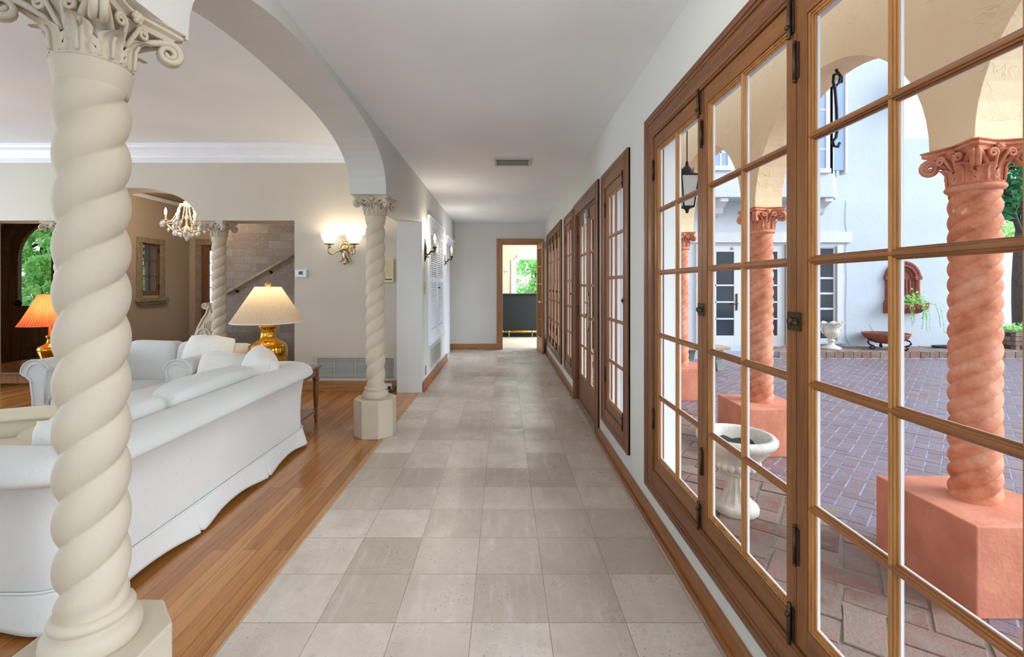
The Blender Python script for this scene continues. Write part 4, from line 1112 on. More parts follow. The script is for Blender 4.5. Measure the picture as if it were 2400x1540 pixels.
c_ = MB().tube([(-1.43, 5.70, .05), (-1.40, 5.66, .02), (-1.42, 5.62, .008), (-1.47, 5.63, .008), (-1.46, 5.67, .008), (-1.40, 5.68, .008), (-1.36, 5.70, .02), (-1.345, 5.73, .06)], .006, 8)
c_.box(-1.445, -1.415, 5.70, 5.722, .035, .065); c_.build('cord', X['wire'], t)
# ceiling register
t = thing('ceiling_vent', (.08, 4.74, CH-.01), 'narrow ceiling air vent over the corridor', 'air vent')
x0, x1, y0, y1 = -.10, .28, 4.60, 4.89
MB().box(x0, x1, y0, y0+.03, CH-.012, CH).box(x0, x1, y1-.03, y1, CH-.012, CH).box(x0, x0+.025, y0+.03, y1-.03, CH-.012, CH).box(x1-.025, x1, y0+.03, y1-.03, CH-.012, CH).build('frame', X['grey'], t, .003)
MB().box(x0+.01, x1-.01, y0+.01, y1-.01, CH-.002, CH+.001).build('backing', X['dark'], t)
for k in range(6): yy = y0+.05+k*.036; MB().box(x0+.02, x1-.02, yy, yy+.007, CH-.005, CH-.002).build('louver', X['grey'], t)
# louvered cupboard
t = thing('louvered_cupboard', (-1.012, 6.82, .557), 'white built-in cupboard with two tall louvered doors in the corridor wall', 'cupboard')
ya, yb, za, zb = 6.04, 7.60, .56, 2.24
MB().box(-1.0105, -.985, ya, ya+.10, za+.02, zb-.11).box(-1.0105, -.985, yb-.10, yb, za+.02, zb-.11).box(-1.0105, -.985, ya, yb, zb-.11, zb).box(-1.0105, -.965, ya-.02, yb+.02, za-.03, za+.02).box(-1.0105, -.975, ya-.015, yb+.015, zb, zb+.02).build('casing', X['satin'], t, .004)
ym = (ya+yb)/2
for a, b in ((ya+.10, ym), (ym, yb-.10)):
    m = MB(); a += .004; b -= .004
    m.box(-1.0105, -.99, a, a+.09, za+.02, zb-.115).box(-1.0105, -.99, b-.09, b, za+.02, zb-.115).box(-1.0105, -.99, a+.09, b-.09, za+.02, za+.16).box(-1.0105, -.99, a+.09, b-.09, zb-.22, zb-.115).box(-1.0105, -.99, a+.09, b-.09, 1.36, 1.44)
    d = m.build('louvered_door', X['satin'], t, .003)
    MB().box(-1.0105, -1.008, a+.08, b-.08, za+.1, zb-.2).build('backing', X['satin'], d)
    m = MB(); zz = za+.175
    while zz < zb-.235:
        if not 1.345 < zz < 1.44:
            m.add([(-1.008, a+.085, zz+.022), (-.991, a+.085, zz), (-.991, a+.085, zz+.006), (-1.008, a+.085, zz+.028), (-1.008, b-.085, zz+.022), (-.991, b-.085, zz), (-.991, b-.085, zz+.006), (-1.008, b-.085, zz+.028)], [(0,1,2,3),(7,6,5,4),(0,4,5,1),(1,5,6,2),(2,6,7,3),(3,7,4,0)])
        zz += .03
    m.build('louvers', X['satin'], d)
    yk = b-.045 if a < ym-.3 else a+.045
    if a > ym-.3: MB().lathe([(.006, 0), (.006, .014), (.014, .02), (.016, .03), (.008, .036), (0, .037)], (-.99, yk, 1.29), 12, M=rotm('Y', 90)).build('knob', X['bronze'], d)
t = thing('wall_register', (-1.012, 6.75, .18), 'small slatted heating grille below the louvered cupboard', 'air grille')
ya, yb, za, zb = 6.27, 7.28, .175, .475
MB().box(-1.012, -1.0, ya, ya+.04, za+.035, zb-.035).box(-1.012, -1.0, yb-.04, yb, za+.035, zb-.035).box(-1.012, -1.0, ya, yb, za, za+.035).box(-1.012, -1.0, ya, yb, zb-.035, zb).build('frame', X['grey'], t, .003)
MB().box(-1.0115, -1.009, ya+.02, yb-.02, za+.02, zb-.02).build('backing', X['steel'], t)
for k in range(14): zc = za+.045+k*.0155; MB().box(-1.009, -1.001, ya+.035, yb-.035, zc, zc+.007).build('louver', X['grey'], t)
t = tag(MB().box(-1.012, -1.004, 5.80, 5.87, 1.215, 1.365).box(-1.004, -.998, 5.83, 5.84, 1.28, 1.30).build('light_switch', X['oldbrass'], None, .002), 'brass light switch plate on the pier beside the cupboard', 'switch')
tag(MB().box(-1.012, -1.005, 5.88, 5.95, .17, .29).build('power_outlet', X['oldbrass'], None, .002), 'brass power outlet plate low on the cupboard wall', 'outlet')
tag(MB().box(RW, RW-.006, 7.9, 7.98, .17, .28).build('power_outlet', X['plastic'], None, .002), 'white power outlet under the far window group', 'outlet')
# narrow white door in the niche
t = thing('door_3', (-1.12, 8.62, 0), 'narrow white panelled door in a shallow niche', 'door', kind='structure')
MB().box(-1.12, -1.09, 8.20, 8.98, 0, 2.08).build('door_leaf', X['white'], t, .004)
MB().box(-1.12, -1.07, 8.09, 8.20, 0, 2.08).box(-1.12, -1.07, 8.98, 9.09, 0, 2.08).build('casing', X['white'], t, .004)
MB().box(-1.12, -1.0, 8.06, 9.16, 2.08, 2.20).box(-1.12, -.97, 8.03, 9.20, 2.17, 2.20).build('header', X['white'], t, .006)
MB().lathe([(.006, 0), (.006, .02), (.02, .03), (.022, .042), (0, .05)], (-1.09, 8.30, 1.0), 14, M=rotm('Y', 90)).build('knob', X['bronze'], t)
# ------------------------------------------------------------------ entrance hall
w = thing('window_5', (-5.77, 7.47, 1.1), 'small dark wooden window in the entrance hall with stone surround', 'window', kind='structure')
m = MB()
for a, b, c, d in ((7.18, 7.28, 1.10, 2.0), (7.66, 7.76, 1.10, 2.0), (7.18, 7.76, 2.0, 2.09)): m.box(-5.765, -5.735, a, b, c, d).box(-5.745, -5.725, a+.02, b-.02, c, d-.02)
m.build('stone_surround', X['mantel'], w, .006)
MB().box(-5.77, -5.69, 7.15, 7.79, 1.06, 1.12).box(-5.77, -5.71, 7.2, 7.74, 1.02, 1.06).build('sill', X['mantel'], w, .006)
m = MB()
for a, b, c, d in ((7.26, 7.31, 1.16, 2.02), (7.63, 7.68, 1.16, 2.02), (7.31, 7.63, 1.16, 1.23), (7.31, 7.63, 1.97, 2.02), (7.462, 7.478, 1.23, 1.97), (7.31, 7.63, 1.465, 1.48), (7.31, 7.63, 1.715, 1.73)): m.box(-5.80, -5.765, a, b, c, d)
s = m.build('sash', X['dark_z'], w, .003); MB().box(-5.79, -5.786, 7.31, 7.63, 1.23, 1.97).build('glass_pane', X['glass'], s)
for z in (1.30, 1.90): MB().box(-5.766, -5.755, 7.63, 7.65, z-.04, z+.04).build('hinge', X['iron'], s)
t = thing('door_4', (-5.14, 8.4, 0), 'dark hall door with leaded glass, half hidden by the far column', 'door', kind='structure')
MB().box(-5.64, -5.53, 8.36, 8.42, 0, 2.06).box(-4.75, -4.64, 8.36, 8.42, 0, 2.06).build('casing', X['mantel'], t, .006)
MB().box(-5.64, -4.64, 8.36, 8.42, 2.06, 2.17).build('casing', X['mantel'], t, .006)
MB().box(-5.53, -5.43, 8.40, 8.46, 0, 2.06).box(-4.85, -4.75, 8.40, 8.46, 0, 2.06).box(-5.43, -4.85, 8.40, 8.46, 0, .6).box(-5.43, -4.85, 8.40, 8.46, 1.96, 2.06).build('door_leaf', X['dark_z'], t, .004)
g = MB().box(-5.43, -4.85, 8.43, 8.434, .6, 1.96).build('glass_pane', X['glass'], t)
m = MB()
for k in range(1, 6): z = .6+1.36*k/6; m.box(-5.43, -4.85, 8.425, 8.44, z-.005, z+.005)
for k in range(1, 4): xx = -5.43+.58*k/4; m.box(xx-.005, xx+.005, 8.425, 8.44, .6, 1.96)
m.build('leading', X['iron'], t)
# arched entry door, two leaves
t = thing('door_5', (DX, 7.0, 0), 'arched dark wooden entry door with glazed upper half, at the far left', 'door', kind='structure')
def arcpts(cx, cz, r, a0, a1, n=20): return [(cx+r*math.cos(math.radians(lerp(a0, a1, i/n))), cz+r*math.sin(math.radians(lerp(a0, a1, i/n)))) for i in range(n+1)]
def ring(m, cx, cz, r0, r1, a0, a1, y0, y1):
    o = arcpts(cx, cz, r1, a0, a1); i = arcpts(cx, cz, r0, a0, a1)
    for k in range(20):
        q = [o[k], o[k+1], i[k+1], i[k]]
        m.prism(q, 'y', y0, y1)
m = MB(); ring(m, DX, DZ, DR-.012, DR+.10, 0, 180, 6.94, 7.04); ring(m, DX, DZ, DR+.06, DR+.12, 0, 180, 6.92, 6.95)
m.box(DX-DR-.10, DX-DR+.012, 6.94, 7.04, 0, DZ).box(DX+DR-.012, DX+DR+.10, 6.94, 7.04, 0, DZ)
m.build('arched_casing', X['dark_z'], t)
GR = .545
for sd in (-1, 1):
    m = MB(); a0, a1 = (90, 180) if sd < 0 else (0, 90)
    ring(m, DX, DZ, GR, DR-.01, a0, a1, 7.03, 7.09)
    xs = lambda u: DX + sd*u
    m.box(xs(GR), xs(DR-.01), 7.03, 7.09, .03, DZ); m.box(xs(.002), xs(.035), 7.03, 7.09, .03, DZ+GR+.02)
    m.box(xs(.0), xs(DR-.01), 7.03, 7.09, .03, .14); m.box(xs(.035), xs(GR), 7.03, 7.09, .90, 1.01); m.box(xs(.035), xs(GR), 7.05, 7.07, .14, .90)
    leaf = m.build('door_leaf', X['dark_z'], t, .004)
    m = MB(); c = xs(.29)
    m.box(c-.2, c+.2, 7.035, 7.055, .22, .84).box(c-.12, c+.12, 7.02, 7.04, .36, .70).box(c-.075, c+.075, 7.005, 7.03, .43, .62)
    m.build('raised_panel', X['dark_z'], leaf, .012)
    g = MB(); pts = [(DX + sd*.035, 1.01), (DX + sd*GR, 1.01), (DX + sd*GR, DZ)] + [(DX+sd*GR*math.cos(PI/2*i/16), DZ+GR*math.sin(PI/2*i/16)) for i in range(1, 16)] + [(DX+sd*.035, DZ+GR)]
    g.prism(pts, 'y', 7.056, 7.062); g.build('glass_pane', X['glass'], leaf)
    if sd < 0:
        h = MB().lathe([(.05, 0), (.045, .01), (.02, .016)], (xs(GR-.02), 7.03, 1.05), 16, M=rotm('X', 90)); h.lathe([(.012, .01), (.03, .05), (.0, .07)], (xs(GR-.02), 7.03, 1.05), 14, M=rotm('X', 90)); h.build('door_knob', X['iron'], leaf)
# stone scroll at the foot of the stairs, its plinth and the handrail
t = thing('stair_newel', (-4.16, 6.45, 0), 'carved stone scroll newel on a plinth beside the stairs', 'stair newel')
MB().box(-4.42, -3.75, 6.28, 6.62, 0, .44).box(-4.46, -3.72, 6.24, 6.66, .44, .49).build('plinth', X['column'], t, .01)
m = MB()
o0 = Vector((-4.18, 0, .49))
out = [(.02, 0)]+[(-.02+.13*math.cos(a), .13+.13*math.sin(a)) for a in [math.radians(q) for q in range(-80, -210, -12)]] + [(-.11, .26), (-.055, .36), (.0, .44), (.02, .50)] + [(-.005+.045*math.cos(a), .545+.045*math.sin(a)) for a in [math.radians(q) for q in range(-100, -330, -20)]] + [(.06, .56), (.09, .45), (.14, .3), (.2, .12), (.2, 0)]
m.prism([(o0.x+q[0], o0.z+q[1]) for q in out], 'y', 6.40, 6.52)
for yy in (6.395, 6.525):
    m.tube([(o0.x-.02+.11*(1-i/40)*math.cos(i*.34), yy, o0.z+.13+.11*(1-i/40)*math.sin(i*.34)) for i in range(38)], [.014*(1-i/60) for i in range(38)], 7)
    m.tube([(o0.x-.003+.04*(1-i/26)*math.cos(i*.4), yy, o0.z+.545+.04*(1-i/26)*math.sin(i*.4)) for i in range(24)], [.007*(1-i/40) for i in range(24)], 6)
    m.tube([(o0.x-.09, yy, o0.z+.24), (o0.x-.03, yy, o0.z+.35), (o0.x+.03, yy, o0.z+.45), (o0.x+.05, yy, o0.z+.53)], .010, 6)
    for k in range(5): m.tube([(o0.x+.03+.01*k, yy, o0.z+.16+.02*k), (o0.x-.01+.03*k, yy, o0.z+.24+.02*k), (o0.x+.0+.035*k, yy, o0.z+.31+.015*k)], [.004, .010, .003], 6)
m.build('scroll', X['column'], t, .004)
t = thing('handrail', (-3.65, 6.85, 1.2), 'wooden handrail rising along the stone block wall', 'handrail')
a, b = at(521, 692, 6.84), at(720, 580, 6.84)
MB().tube([a, b], .024, 12).build('rail', X['mantel'], t)
for k in (.15, .55, .9):
    q = a.lerp(b, k); MB().tube([(q.x, 6.90, q.z-.05), (q.x, 6.86, q.z-.05), (q.x, 6.845, q.z-.015)], .007, 8).lathe([(.025, 0), (.02, .008)], (q.x, 6.90, q.z-.05), 12, M=rotm('X', 90)).build('rail_bracket', X['iron'], t)
# ------------------------------------------------------------------ room beyond the doorway
t = thing('bar_counter', (.3, 11.8, 0), 'black fronted bar with brass foot rail beyond the doorway', 'bar')
MB().box(-1.2, 1.6, 11.62, 12.1, .09, 1.09).box(-1.2, 1.6, 11.66, 12.1, 0, .09).build('front', X['black'], t, .004)
MB().box(-1.24, 1.64, 11.57, 12.14, 1.09, 1.115).build('bar_top', plain('black_lacquer', C(18,19,20), .12, var=.05), t, .006)
MB().tube([(-.02, 11.46, .165), (.83, 11.46, .165)], .028, 14).ell((-.03, 11.46, .165), .034).ell((.84, 11.46, .165), .034).build('foot_rail', X['brass'], t)
for xx in (.13, .71):
    MB().tube([(xx, 11.46, 0.004), (xx, 11.46, .14)], .010, 8).lathe([(.036, .145), (.036, .185)], (xx, 11.46, 0), 14).tube([(xx, 11.46, .165), (xx, 11.63, .165)], .009, 8).build('rail_post', X['steel'], t)
w = thing('window_6', (1.05, 13.6, .7), 'white framed window with notched corners in the room beyond', 'window', kind='structure')
m = MB(); m.box(.215, .37, 13.56, 13.62, .62, 2.075).box(.39, 1.95, 13.56, 13.62, 2.09, 2.22).box(.33, .44, 13.56, 13.62, 1.98, 2.12).box(1.74, 1.9, 13.56, 13.62, .62, 2.1)
m.lathe([(.075, 0), (.075, .06)], (.385, 13.62, 2.06), 20, M=rotm('X', 90)); m.box(.20, 1.95, 13.52, 13.62, .6, .68)
m.build('frame', X['white'], w, .008)
MB().box(.36, 1.75, 13.66, 13.665, .7, 2.1).build('glass_pane', X['glass'], w)
p = at(1187, 637, 13.6)
t = thing('thermostat', (p.x, 13.6, p.z-.06), 'small white thermostat on the tan wall beyond the doorway', 'thermostat')
MB().box(p.x-.055, p.x+.055, 13.575, 13.6, p.z-.055, p.z+.055).build('housing', X['plastic'], t, .008)
MB().box(p.x-.026, p.x+.026, 13.572, 13.576, p.z-.026, p.z+.026).build('screen', plain('lcd_dim', C(120,122,120), .3), t)
# ------------------------------------------------------------------ outside: urns, bench, lantern, hook
def urn_planter():
    x, y = 1.636, 3.23
    t = thing('urn_planter', (x, y, GZ), 'large white stone urn planter just outside the near casements', 'planter')
    MB().lathe([(0, GZ), (.135, GZ), (.146, GZ+.015), (.148, GZ+.045), (.138, GZ+.062), (.12, GZ+.07)], (x, y, 0), 40).build('foot', X['urn'], t)
    def fl(u, v):
        a = 2*PI*u; z = GZ + .065 + .235*v
        if v < .82: r = (.058 + .07*(1-v/.82)**2.6) * (1 - .09*abs(math.sin(6*a))*min(1, v*6))
        else: r = lerp(.058, .074, math.sin((v-.82)/.18*PI))
        return Vector((x+r*math.cos(a), y+r*math.sin(a), z))
    MB().grid(fl, 120, 28, wu=True).build('fluted_stem', X['urn'], t)
    m = MB().lathe([(.07, .02), (.095, .03), (.10, .045), (.12, .06), (.15, .075), (.152, .10), (.165, .13), (.195, .165), (.215, .185), (.225, .20), (.25, .225), (.262, .245), (.262, .265), (.248, .28), (.225, .284), (.212, .27), (.20, .22), (.16, .16), (.10, .13), (0, .12)], (x, y, 0), 56)
    for k in range(20):
        a = 2*PI*k/20; m.ell((x+.138*math.cos(a), y+.138*math.sin(a), .078), (.026, .026, .030), 10, 7)
    m.build('bowl', X['urn'], t)
    s = MB()
    s.grid(lambda u, v: Vector((x + .2*v*math.cos(2*PI*u), y + .2*v*math.sin(2*PI*u), .20 + .012*mnoise.noise(Vector((v*3*math.cos(2*PI*u), v*3*math.sin(2*PI*u), 1)))*3)), 40, 10, wu=True)
    s.build('soil', X['soil'], t)
urn_planter()
# scalloped urn with handles before the far house
p = at(1948, 820, 10.55); x, y, z = p.x, 10.55, -.14
t = thing('garden_urn', (x, y, z), 'grey scalloped stone urn with handles on the step by the house window', 'urn')
MB().lathe([(0, 0), (.20, 0), (.20, .03), (.17, .05), (.10, .08), (.055, .12), (.05, .16), (.075, .18), (.08, .195), (.05, .22), (.05, .24)], (x, y, z), 28).build('foot', X['urn'], t)
def ub(u, v):
    a = 2*PI*u
    if v < .6: q = v/.6; r = lerp(.06, .17, math.sin(q*PI/2)); zz = .24 + .20*q**1.3
    elif v < .8: q = (v-.6)/.2; r = lerp(.17, .26*(1+.05*math.cos(8*a)), q**1.6); zz = .44 + .17*q + .018*q*math.cos(8*a)
    else: q = (v-.8)/.2; r = lerp(.26*(1+.05*math.cos(8*a)), .14, q); zz = .61 + .018*(1-q)*math.cos(8*a) - .10*q
    r *= 1 + .03*math.cos(16*a)*(1 if v < .5 else 0)
    return Vector((x+r*math.cos(a), y+r*math.sin(a), z+zz))
MB().grid(ub, 96, 30, wu=True).build('bowl', X['urn'], t)
for sd in (-1, 1):
    MB().tube([(x+sd*(.17+.06*math.sin(q)), y, z+.36+.09-.09*math.cos(q)) for q in [PI*i/10*1.2 for i in range(11)]], .016, 8).build('handle', X['urn'], t)
# copper bowl on a scrolled iron stand
x, y, z = at(2076, 0, 10.5).x, 10.5, -.14
t = thing('bowl_planter', (x, y, z), 'rust coloured bowl planter on a scrolled iron stand by the white wall', 'planter')
MB().lathe([(0, .14), (.20, .14), (.30, .18), (.40, .26), (.44, .34), (.45, .37), (.43, .37), (.38, .30), (0, .27)], (x, y, z), 36).build('bowl', X['terra_dark'], t)
MB().grid(lambda u, v: Vector((x+.40*v*math.cos(2*PI*u), y+.40*v*math.sin(2*PI*u), z+.335+.012*math.sin(9*u*PI*2)*v)), 30, 6, wu=True).build('soil', X['soil'], t)
for k in range(3):
    a = PI + .1 + k*2*PI/3; d = Vector((math.cos(a), math.sin(a), 0)); c = Vector((x, y, z))
    pts = [c+d*(.30)+Vector((0,0,.20))]+[c+d*(.36+.035*math.cos(q))+Vector((0,0,.14+.05*math.sin(q))) for q in [PI*.6+i*.35 for i in range(9)]] + [c+d*.30+Vector((0,0,.07))] + [c+d*(.27+.03*math.cos(q))+Vector((0,0,.035+.03*math.sin(q))) for q in [PI*.4-i*.5 for i in range(8)]]
    pts = [c+d*.33+Vector((0,0,.24)), c+d*.42+Vector((0,0,.22)), c+d*.45+Vector((0,0,.16)), c+d*.40+Vector((0,0,.11)), c+d*.31+Vector((0,0,.08)), c+d*.27+Vector((0,0,.04)), c+d*.31+Vector((0,0,.012)), c+d*.38+Vector((0,0,.018)), c+d*.40+Vector((0,0,.05)), c+d*.36+Vector((0,0,.07))]
    MB().tube(pts, .017, 8).build('scroll_leg', X['iron'], t)
MB().tube([(x+.33*math.cos(q*PI/12), y+.33*math.sin(q*PI/12), z+.235) for q in range(24)], .010, 6, closed=True).build('stand_ring', X['iron'], t)
MB().tube([(x-.30, y-.1, z+.33), (x-.43, y-.12, z+.47), (x-.47, y-.12, z+.56)], .004, 5).build('dry_twig', X['bark'], t)
# wall shrine planter
x, z0 = at(2112, 0, HY).x, at(0, 735, HY).z; z1 = at(0, 612, HY).z; hw = .42; zs = z1 - hw
yf = HY + .02
t = thing('wall_planter', (x, yf, z0), 'arched terracotta wall niche planter on the white courtyard wall', 'wall planter')
m = MB()
ring(m, x, zs, hw-.13, hw, 0, 180, yf-.10, yf); ring(m, x, zs, hw-.20, hw-.13, 0, 180, yf-.05, yf)
for k in range(17): a = PI*k/16; m.ell((x+(hw-.045)*math.cos(a), yf-.10, zs+(hw-.045)*math.sin(a)), (.03, .025, .03), 8, 6)
for sd in (-1, 1):
    xx = x+sd*(hw-.07); m.box(xx-.08, xx+.08, yf-.11, yf, zs-.03, zs+.06); m.box(xx-.07, xx+.07, yf-.10, yf, z0+.2, z0+.32)
    m.merge(shaft(z0+.3, zs-.02, .055, 3, .16, .16, xx, yf-.06, seg=36, step=.012))
m.build('arched_frame', X['terra_dark'], t)
m = MB().box(x-hw+.14, x+hw-.14, yf-.03, yf, z0+.25, zs)
m.prism([(x-hw+.14, zs)]+[(x+(hw-.14)*math.cos(PI-PI*i/16), zs+(hw-.14)*math.sin(PI*i/16)) for i in range(17)], 'y', yf-.03, yf)
for k in range(6): xx = x-hw+.18+k*.085; m.tube([(xx, yf-.04, z0+.26), (xx, yf-.04, zs-.02)], .022, 8)
m.build('niche_panel', X['terra_dark'], t)
m = MB().prism([(yf, z0), (yf-.10, z0+.03), (yf-.20, z0+.12), (yf-.30, z0+.16), (yf-.30, z0+.26), (yf, z0+.26)], 'x', x-hw-.02, x+hw+.0)
for k in range(8): m.ell((x-hw+.06+k*.105, yf-.27, z0+.13), (.05, .05, .04), 8, 6)
m.build('trough', X['terra_dark'], t)
def leaf(m, c, n, up, s, w=.5):
    n = n.normalized(); d = up - n*up.dot(n)
    if d.length < 1e-4: d = n.orthogonal()
    d.normalize(); q = n.cross(d)
    c = Vector(c)
    m.add([c - d*s*.5, c + q*s*w*.5 + n*s*.06, c + d*s*.55, c - q*s*w*.5 + n*s*.06], [(0, 1, 2), (0, 2, 3)])
def rv(r=R):
    while True:
        v = Vector((r.uniform(-1, 1), r.uniform(-1, 1), r.uniform(-1, 1)))
        if .05 < v.length < 1: return v
def crown(m, c, rad, n, s, clump=40, seed=1):
    r = random.Random(seed); c = Vector(c); cl = []
    for k in range(clump):
        v = rv(r); v = v.normalized()*(v.length**.5); cl.append(Vector((v.x*rad[0], v.y*rad[1], v.z*rad[2])))
    for k in range(n):
        b = r.choice(cl); v = rv(r)*min(rad)*.32
        leaf(m, c + b + v, rv(r) + Vector((0, -.4, .5)), rv(r), s*r.uniform(.6, 1.3), r.uniform(.4, .7))
    return m
m = MB(); r = random.Random(5)
for k in range(420):
    leaf(m, (x + r.uniform(-.38, .42), yf-.16 + r.uniform(-.14, .14), z0+.29 + abs(r.gauss(0, .09))), rv(r), rv(r), r.uniform(.03, .075), .6)
for k in range(11):
    bx = x + r.uniform(-.15, .55); L = r.uniform(.25, .68); dx = r.uniform(-.02, .25)
    pts = [Vector((bx-.1, yf-.28, z0+.29)), Vector((bx+dx*.4, yf-.36, z0+.22)), Vector((bx+dx*.8, yf-.35, z0+.22-L*.5)), Vector((bx+dx, yf-.33, z0+.22-L))]
    m.tube(pts, .004, 5)
    for i in range(12):
        tt = i/11*2.99; q = pts[int(tt)].lerp(pts[int(tt)+1], tt % 1); leaf(m, q + rv(r)*.03, rv(r), rv(r), .05, .6)
tag(m.build('trailing_plant', X['leaf'], None), 'green trailing plant spilling from the arched terracotta wall planter', 'plant')
# bench, hook, lantern, hose
t = thing('garden_bench', (3.9, 8.6, GZ), 'low stone bench with wooden seat near the farthest terracotta column', 'bench')
MB().box(3.35, 4.17, 8.42, 8.80, .125, .185).build('seat', plain('weathered_board', C(176,150,120), .8, var=.15, vs=8), t, .008)
for xx in (3.50, 4.02):
    MB().prism([(8.48, GZ), (8.74, GZ), (8.70, GZ+.08), (8.66, GZ+.2), (8.72, .125), (8.50, .125), (8.56, GZ+.2), (8.52, GZ+.08)], 'x', xx-.06, xx+.06).build('leg', X['slate'], t, .01)
hy = (EYS[0]+EYS[1])/2; ht = 2.078+.9
t = tag(MB().tube([(EX+.0, hy, ht+.04), (EX, hy, ht-.01), (EX+.03, hy, ht-.05), (EX+.02, hy, ht-.10), (EX-.01, hy, ht-.13), (EX-.01, hy, ht-.16)] , .010, 8)
    .tube([(EX+.035, hy, ht-.1), (EX+.04, hy, ht-.06), (EX+.015, hy, ht-.03), (EX-.02, hy, ht-.04), (EX-.025, hy, ht-.09), (EX-.01, hy, ht-.16), (EX, hy, ht-.3), (EX+.005, hy, ht-.47), (EX-.005, hy, ht-.52), (EX-.03, hy, ht-.55), (EX-.02, hy, ht-.585), (EX+.01, hy, ht-.59), (EX+.025, hy, ht-.56)], .011, 9)
    .build('iron_hook', X['iron'], None), 'black iron hook hanging from the top of the arch outside', 'hook')
lx, ly, lz = 2.0, 5.0, 2.18
t = thing('hanging_lantern', (lx, ly, lz), 'black iron lantern with frosted sides hanging under the terrace roof', 'lantern')
m = MB()
for sx in (-1, 1):
    for sy in (-1, 1):
        m.tube([(lx+sx*.055, ly+sy*.055, lz), (lx+sx*.095, ly+sy*.095, lz+.34)], .008, 6)
        m.tube([(lx+sx*.095, ly+sy*.095, lz+.34), (lx+sx*.11, ly+sy*.11, lz+.42), (lx+sx*.125, ly+sy*.125, lz+.47)], [.010, .007, .003], 6)
for h, w_ in ((0, .06), (.34, .10)):
    m.box(lx-w_, lx+w_, ly-w_, ly+w_, lz+h-.008, lz+h+.008)
m.lathe([(0, -.07), (.015, -.06), (.02, -.03), (.055, 0)], (lx, ly, lz), 12); m.lathe([(.10, .35), (.05, .42), (.02, .45), (.012, .50)], (lx, ly, lz), 4, smooth=False)
m.tube([(lx, ly, lz+.48), (lx, ly, 3.6)], .006, 6)
m.build('cage', X['iron'], t)
MB().add([(lx+sx*a, ly+sy*a, lz+h) for h, a in ((.01, .052), (.33, .09)) for sx, sy in ((-1,-1),(1,-1),(1,1),(-1,1))], [(0,1,5,4),(1,2,6,5),(2,3,7,6),(3,0,4,7)]).build('frosted_pane', plain('frosted_pane', C(214,216,214), .6, var=.03), t)
m = MB(); cx, cy = at(2222, 0, 10.6).x, 10.62
m.tube([(cx+(.30+.006*k/10)*math.cos(k*.35)*1.0, cy+(.16)*math.sin(k*.35), -.125+.0009*k) for k in range(54)], .013, 7)
tag(m.build('garden_hose', X['wire'], None), 'coiled dark garden hose lying on the step by the white wall', 'hose')
# brick planter and planting at the far right
t = thing('brick_planter', (13.2, 10.7, GZ), 'low red brick planter behind the near terracotta column', 'planter')
m = MB(); X0, X1, Y0, Y1 = 11.62, 14.6, 10.4, 11.2
for row in range(5):
    zb = GZ + row*.105; xx = X0 - (.1 if row % 2 else 0)
    while xx < X1: m.box(max(X0, xx), min(X1, xx+.2), Y0+R.uniform(0, .012), Y0+.1, zb, zb+.094); xx += .212
    yy = Y0 - (.1 if row % 2 else 0)
    while yy < Y1: m.box(X0+R.uniform(0, .012), X0+.1, max(Y0, yy), min(Y1, yy+.2), zb, zb+.094); yy += .212
m.build('brick_wall', X['oldbrick'], t, .006)
MB().box(X0+.01, X1, Y0+.01, Y1, GZ, GZ+.5).build('soil', X['soil'], t)
m = MB(); r = random.Random(8)
for k in range(700): leaf(m, (r.uniform(X0+.05, X0+1.8), r.uniform(Y0+.05, Y1), GZ+.52+abs(r.gauss(0, .07))), rv(r), rv(r), r.uniform(.05, .10), .5)
tag(m.build('ground_cover', X['leaf'], None), 'green plants growing in the low brick planter', 'plant', kind='stuff')
tag(MB().box(9, 26, 16.0, 16.2, GZ, 2.45).box(9, 26, 15.98, 16.22, 2.45, 2.52).build('wall_garden_far', X['stucco_out'], None), 'pale far garden wall behind the tree', 'wall', kind='structure')
def tree(name, base, h, r0, crowns, label, seed, s=.14, n=3000, mat='leaf', lean=(0, 0)):
    b = Vector(base); t = thing(name, b, label, 'tree')
    pts = [b + Vector((lean[0]*q*q*h + .08*math.sin(q*5+seed), lean[1]*q*h, h*q)) for q in [i/8 for i in range(9)]]
    m = MB().tube(pts, [r0*(1.25-.75*i/8) for i in range(9)], 12)
    for k, (c, rad) in enumerate(crowns):
        c = Vector(c); a = pts[-2 - (k % 3)]
        m.tube([a, a.lerp(c, .4)+Vector((0, 0, .15)), c], [r0*.45, r0*.3, r0*.12], 8)
    m.build('trunk', X['bark'], t)
    m = MB()
    for k, (c, rad) in enumerate(crowns): crown(m, c, rad, n//len(crowns), s, 60, seed*10+k)
    m.build('foliage', X[mat], t)
tree('courtyard_tree', (at(2398, 0, 11.65).x, 11.65, GZ), 4.6, .15, [((13.1, 11.7, 6.2), (1.4, 1.1, 1.1)), ((12.6, 11.7, 3.8), (.75, .6, .8)), ((10.3, 10.5, 6.3), (.7, .3, .45)), ((14.2, 12.0, 5.0), (1.4, 1.2, 1.4))], 'leafy tree beyond the near terracotta column at the right edge', 3, .22, 2600, 'leaf_dark', (-.02, 0))
tree('garden_tree', (15.0, 18.5, GZ), 2.2, .12, [((15.0, 18.0, 2.5), (1.6, 1.0, 1.0)), ((17.8, 18.2, 2.6), (1.8, 1.0, 1.2)), ((20.0, 18.0, 2.8), (1.8, 1.0, 1.3))], 'pale bushy tree behind the far garden wall', 6, .2, 2600, 'leaf')
tree('entry_tree', (-9.8, 9.7, -.1), 3.2, .10, [((-9.4, 9.4, 2.0), (.8, .4, .8)), ((-10.2, 9.5, 1.5), (.8, .4, .8)), ((-9.1, 9.4, 1.1), (.7, .4, .7)), ((-9.8, 9.4, 2.8), (1.0, .45, .6)), ((-10.8, 9.5, 2.4), (.7, .4, .9))], 'leafy green tree outside the arched entry door', 4, .15, 9000, 'leaf_bright')
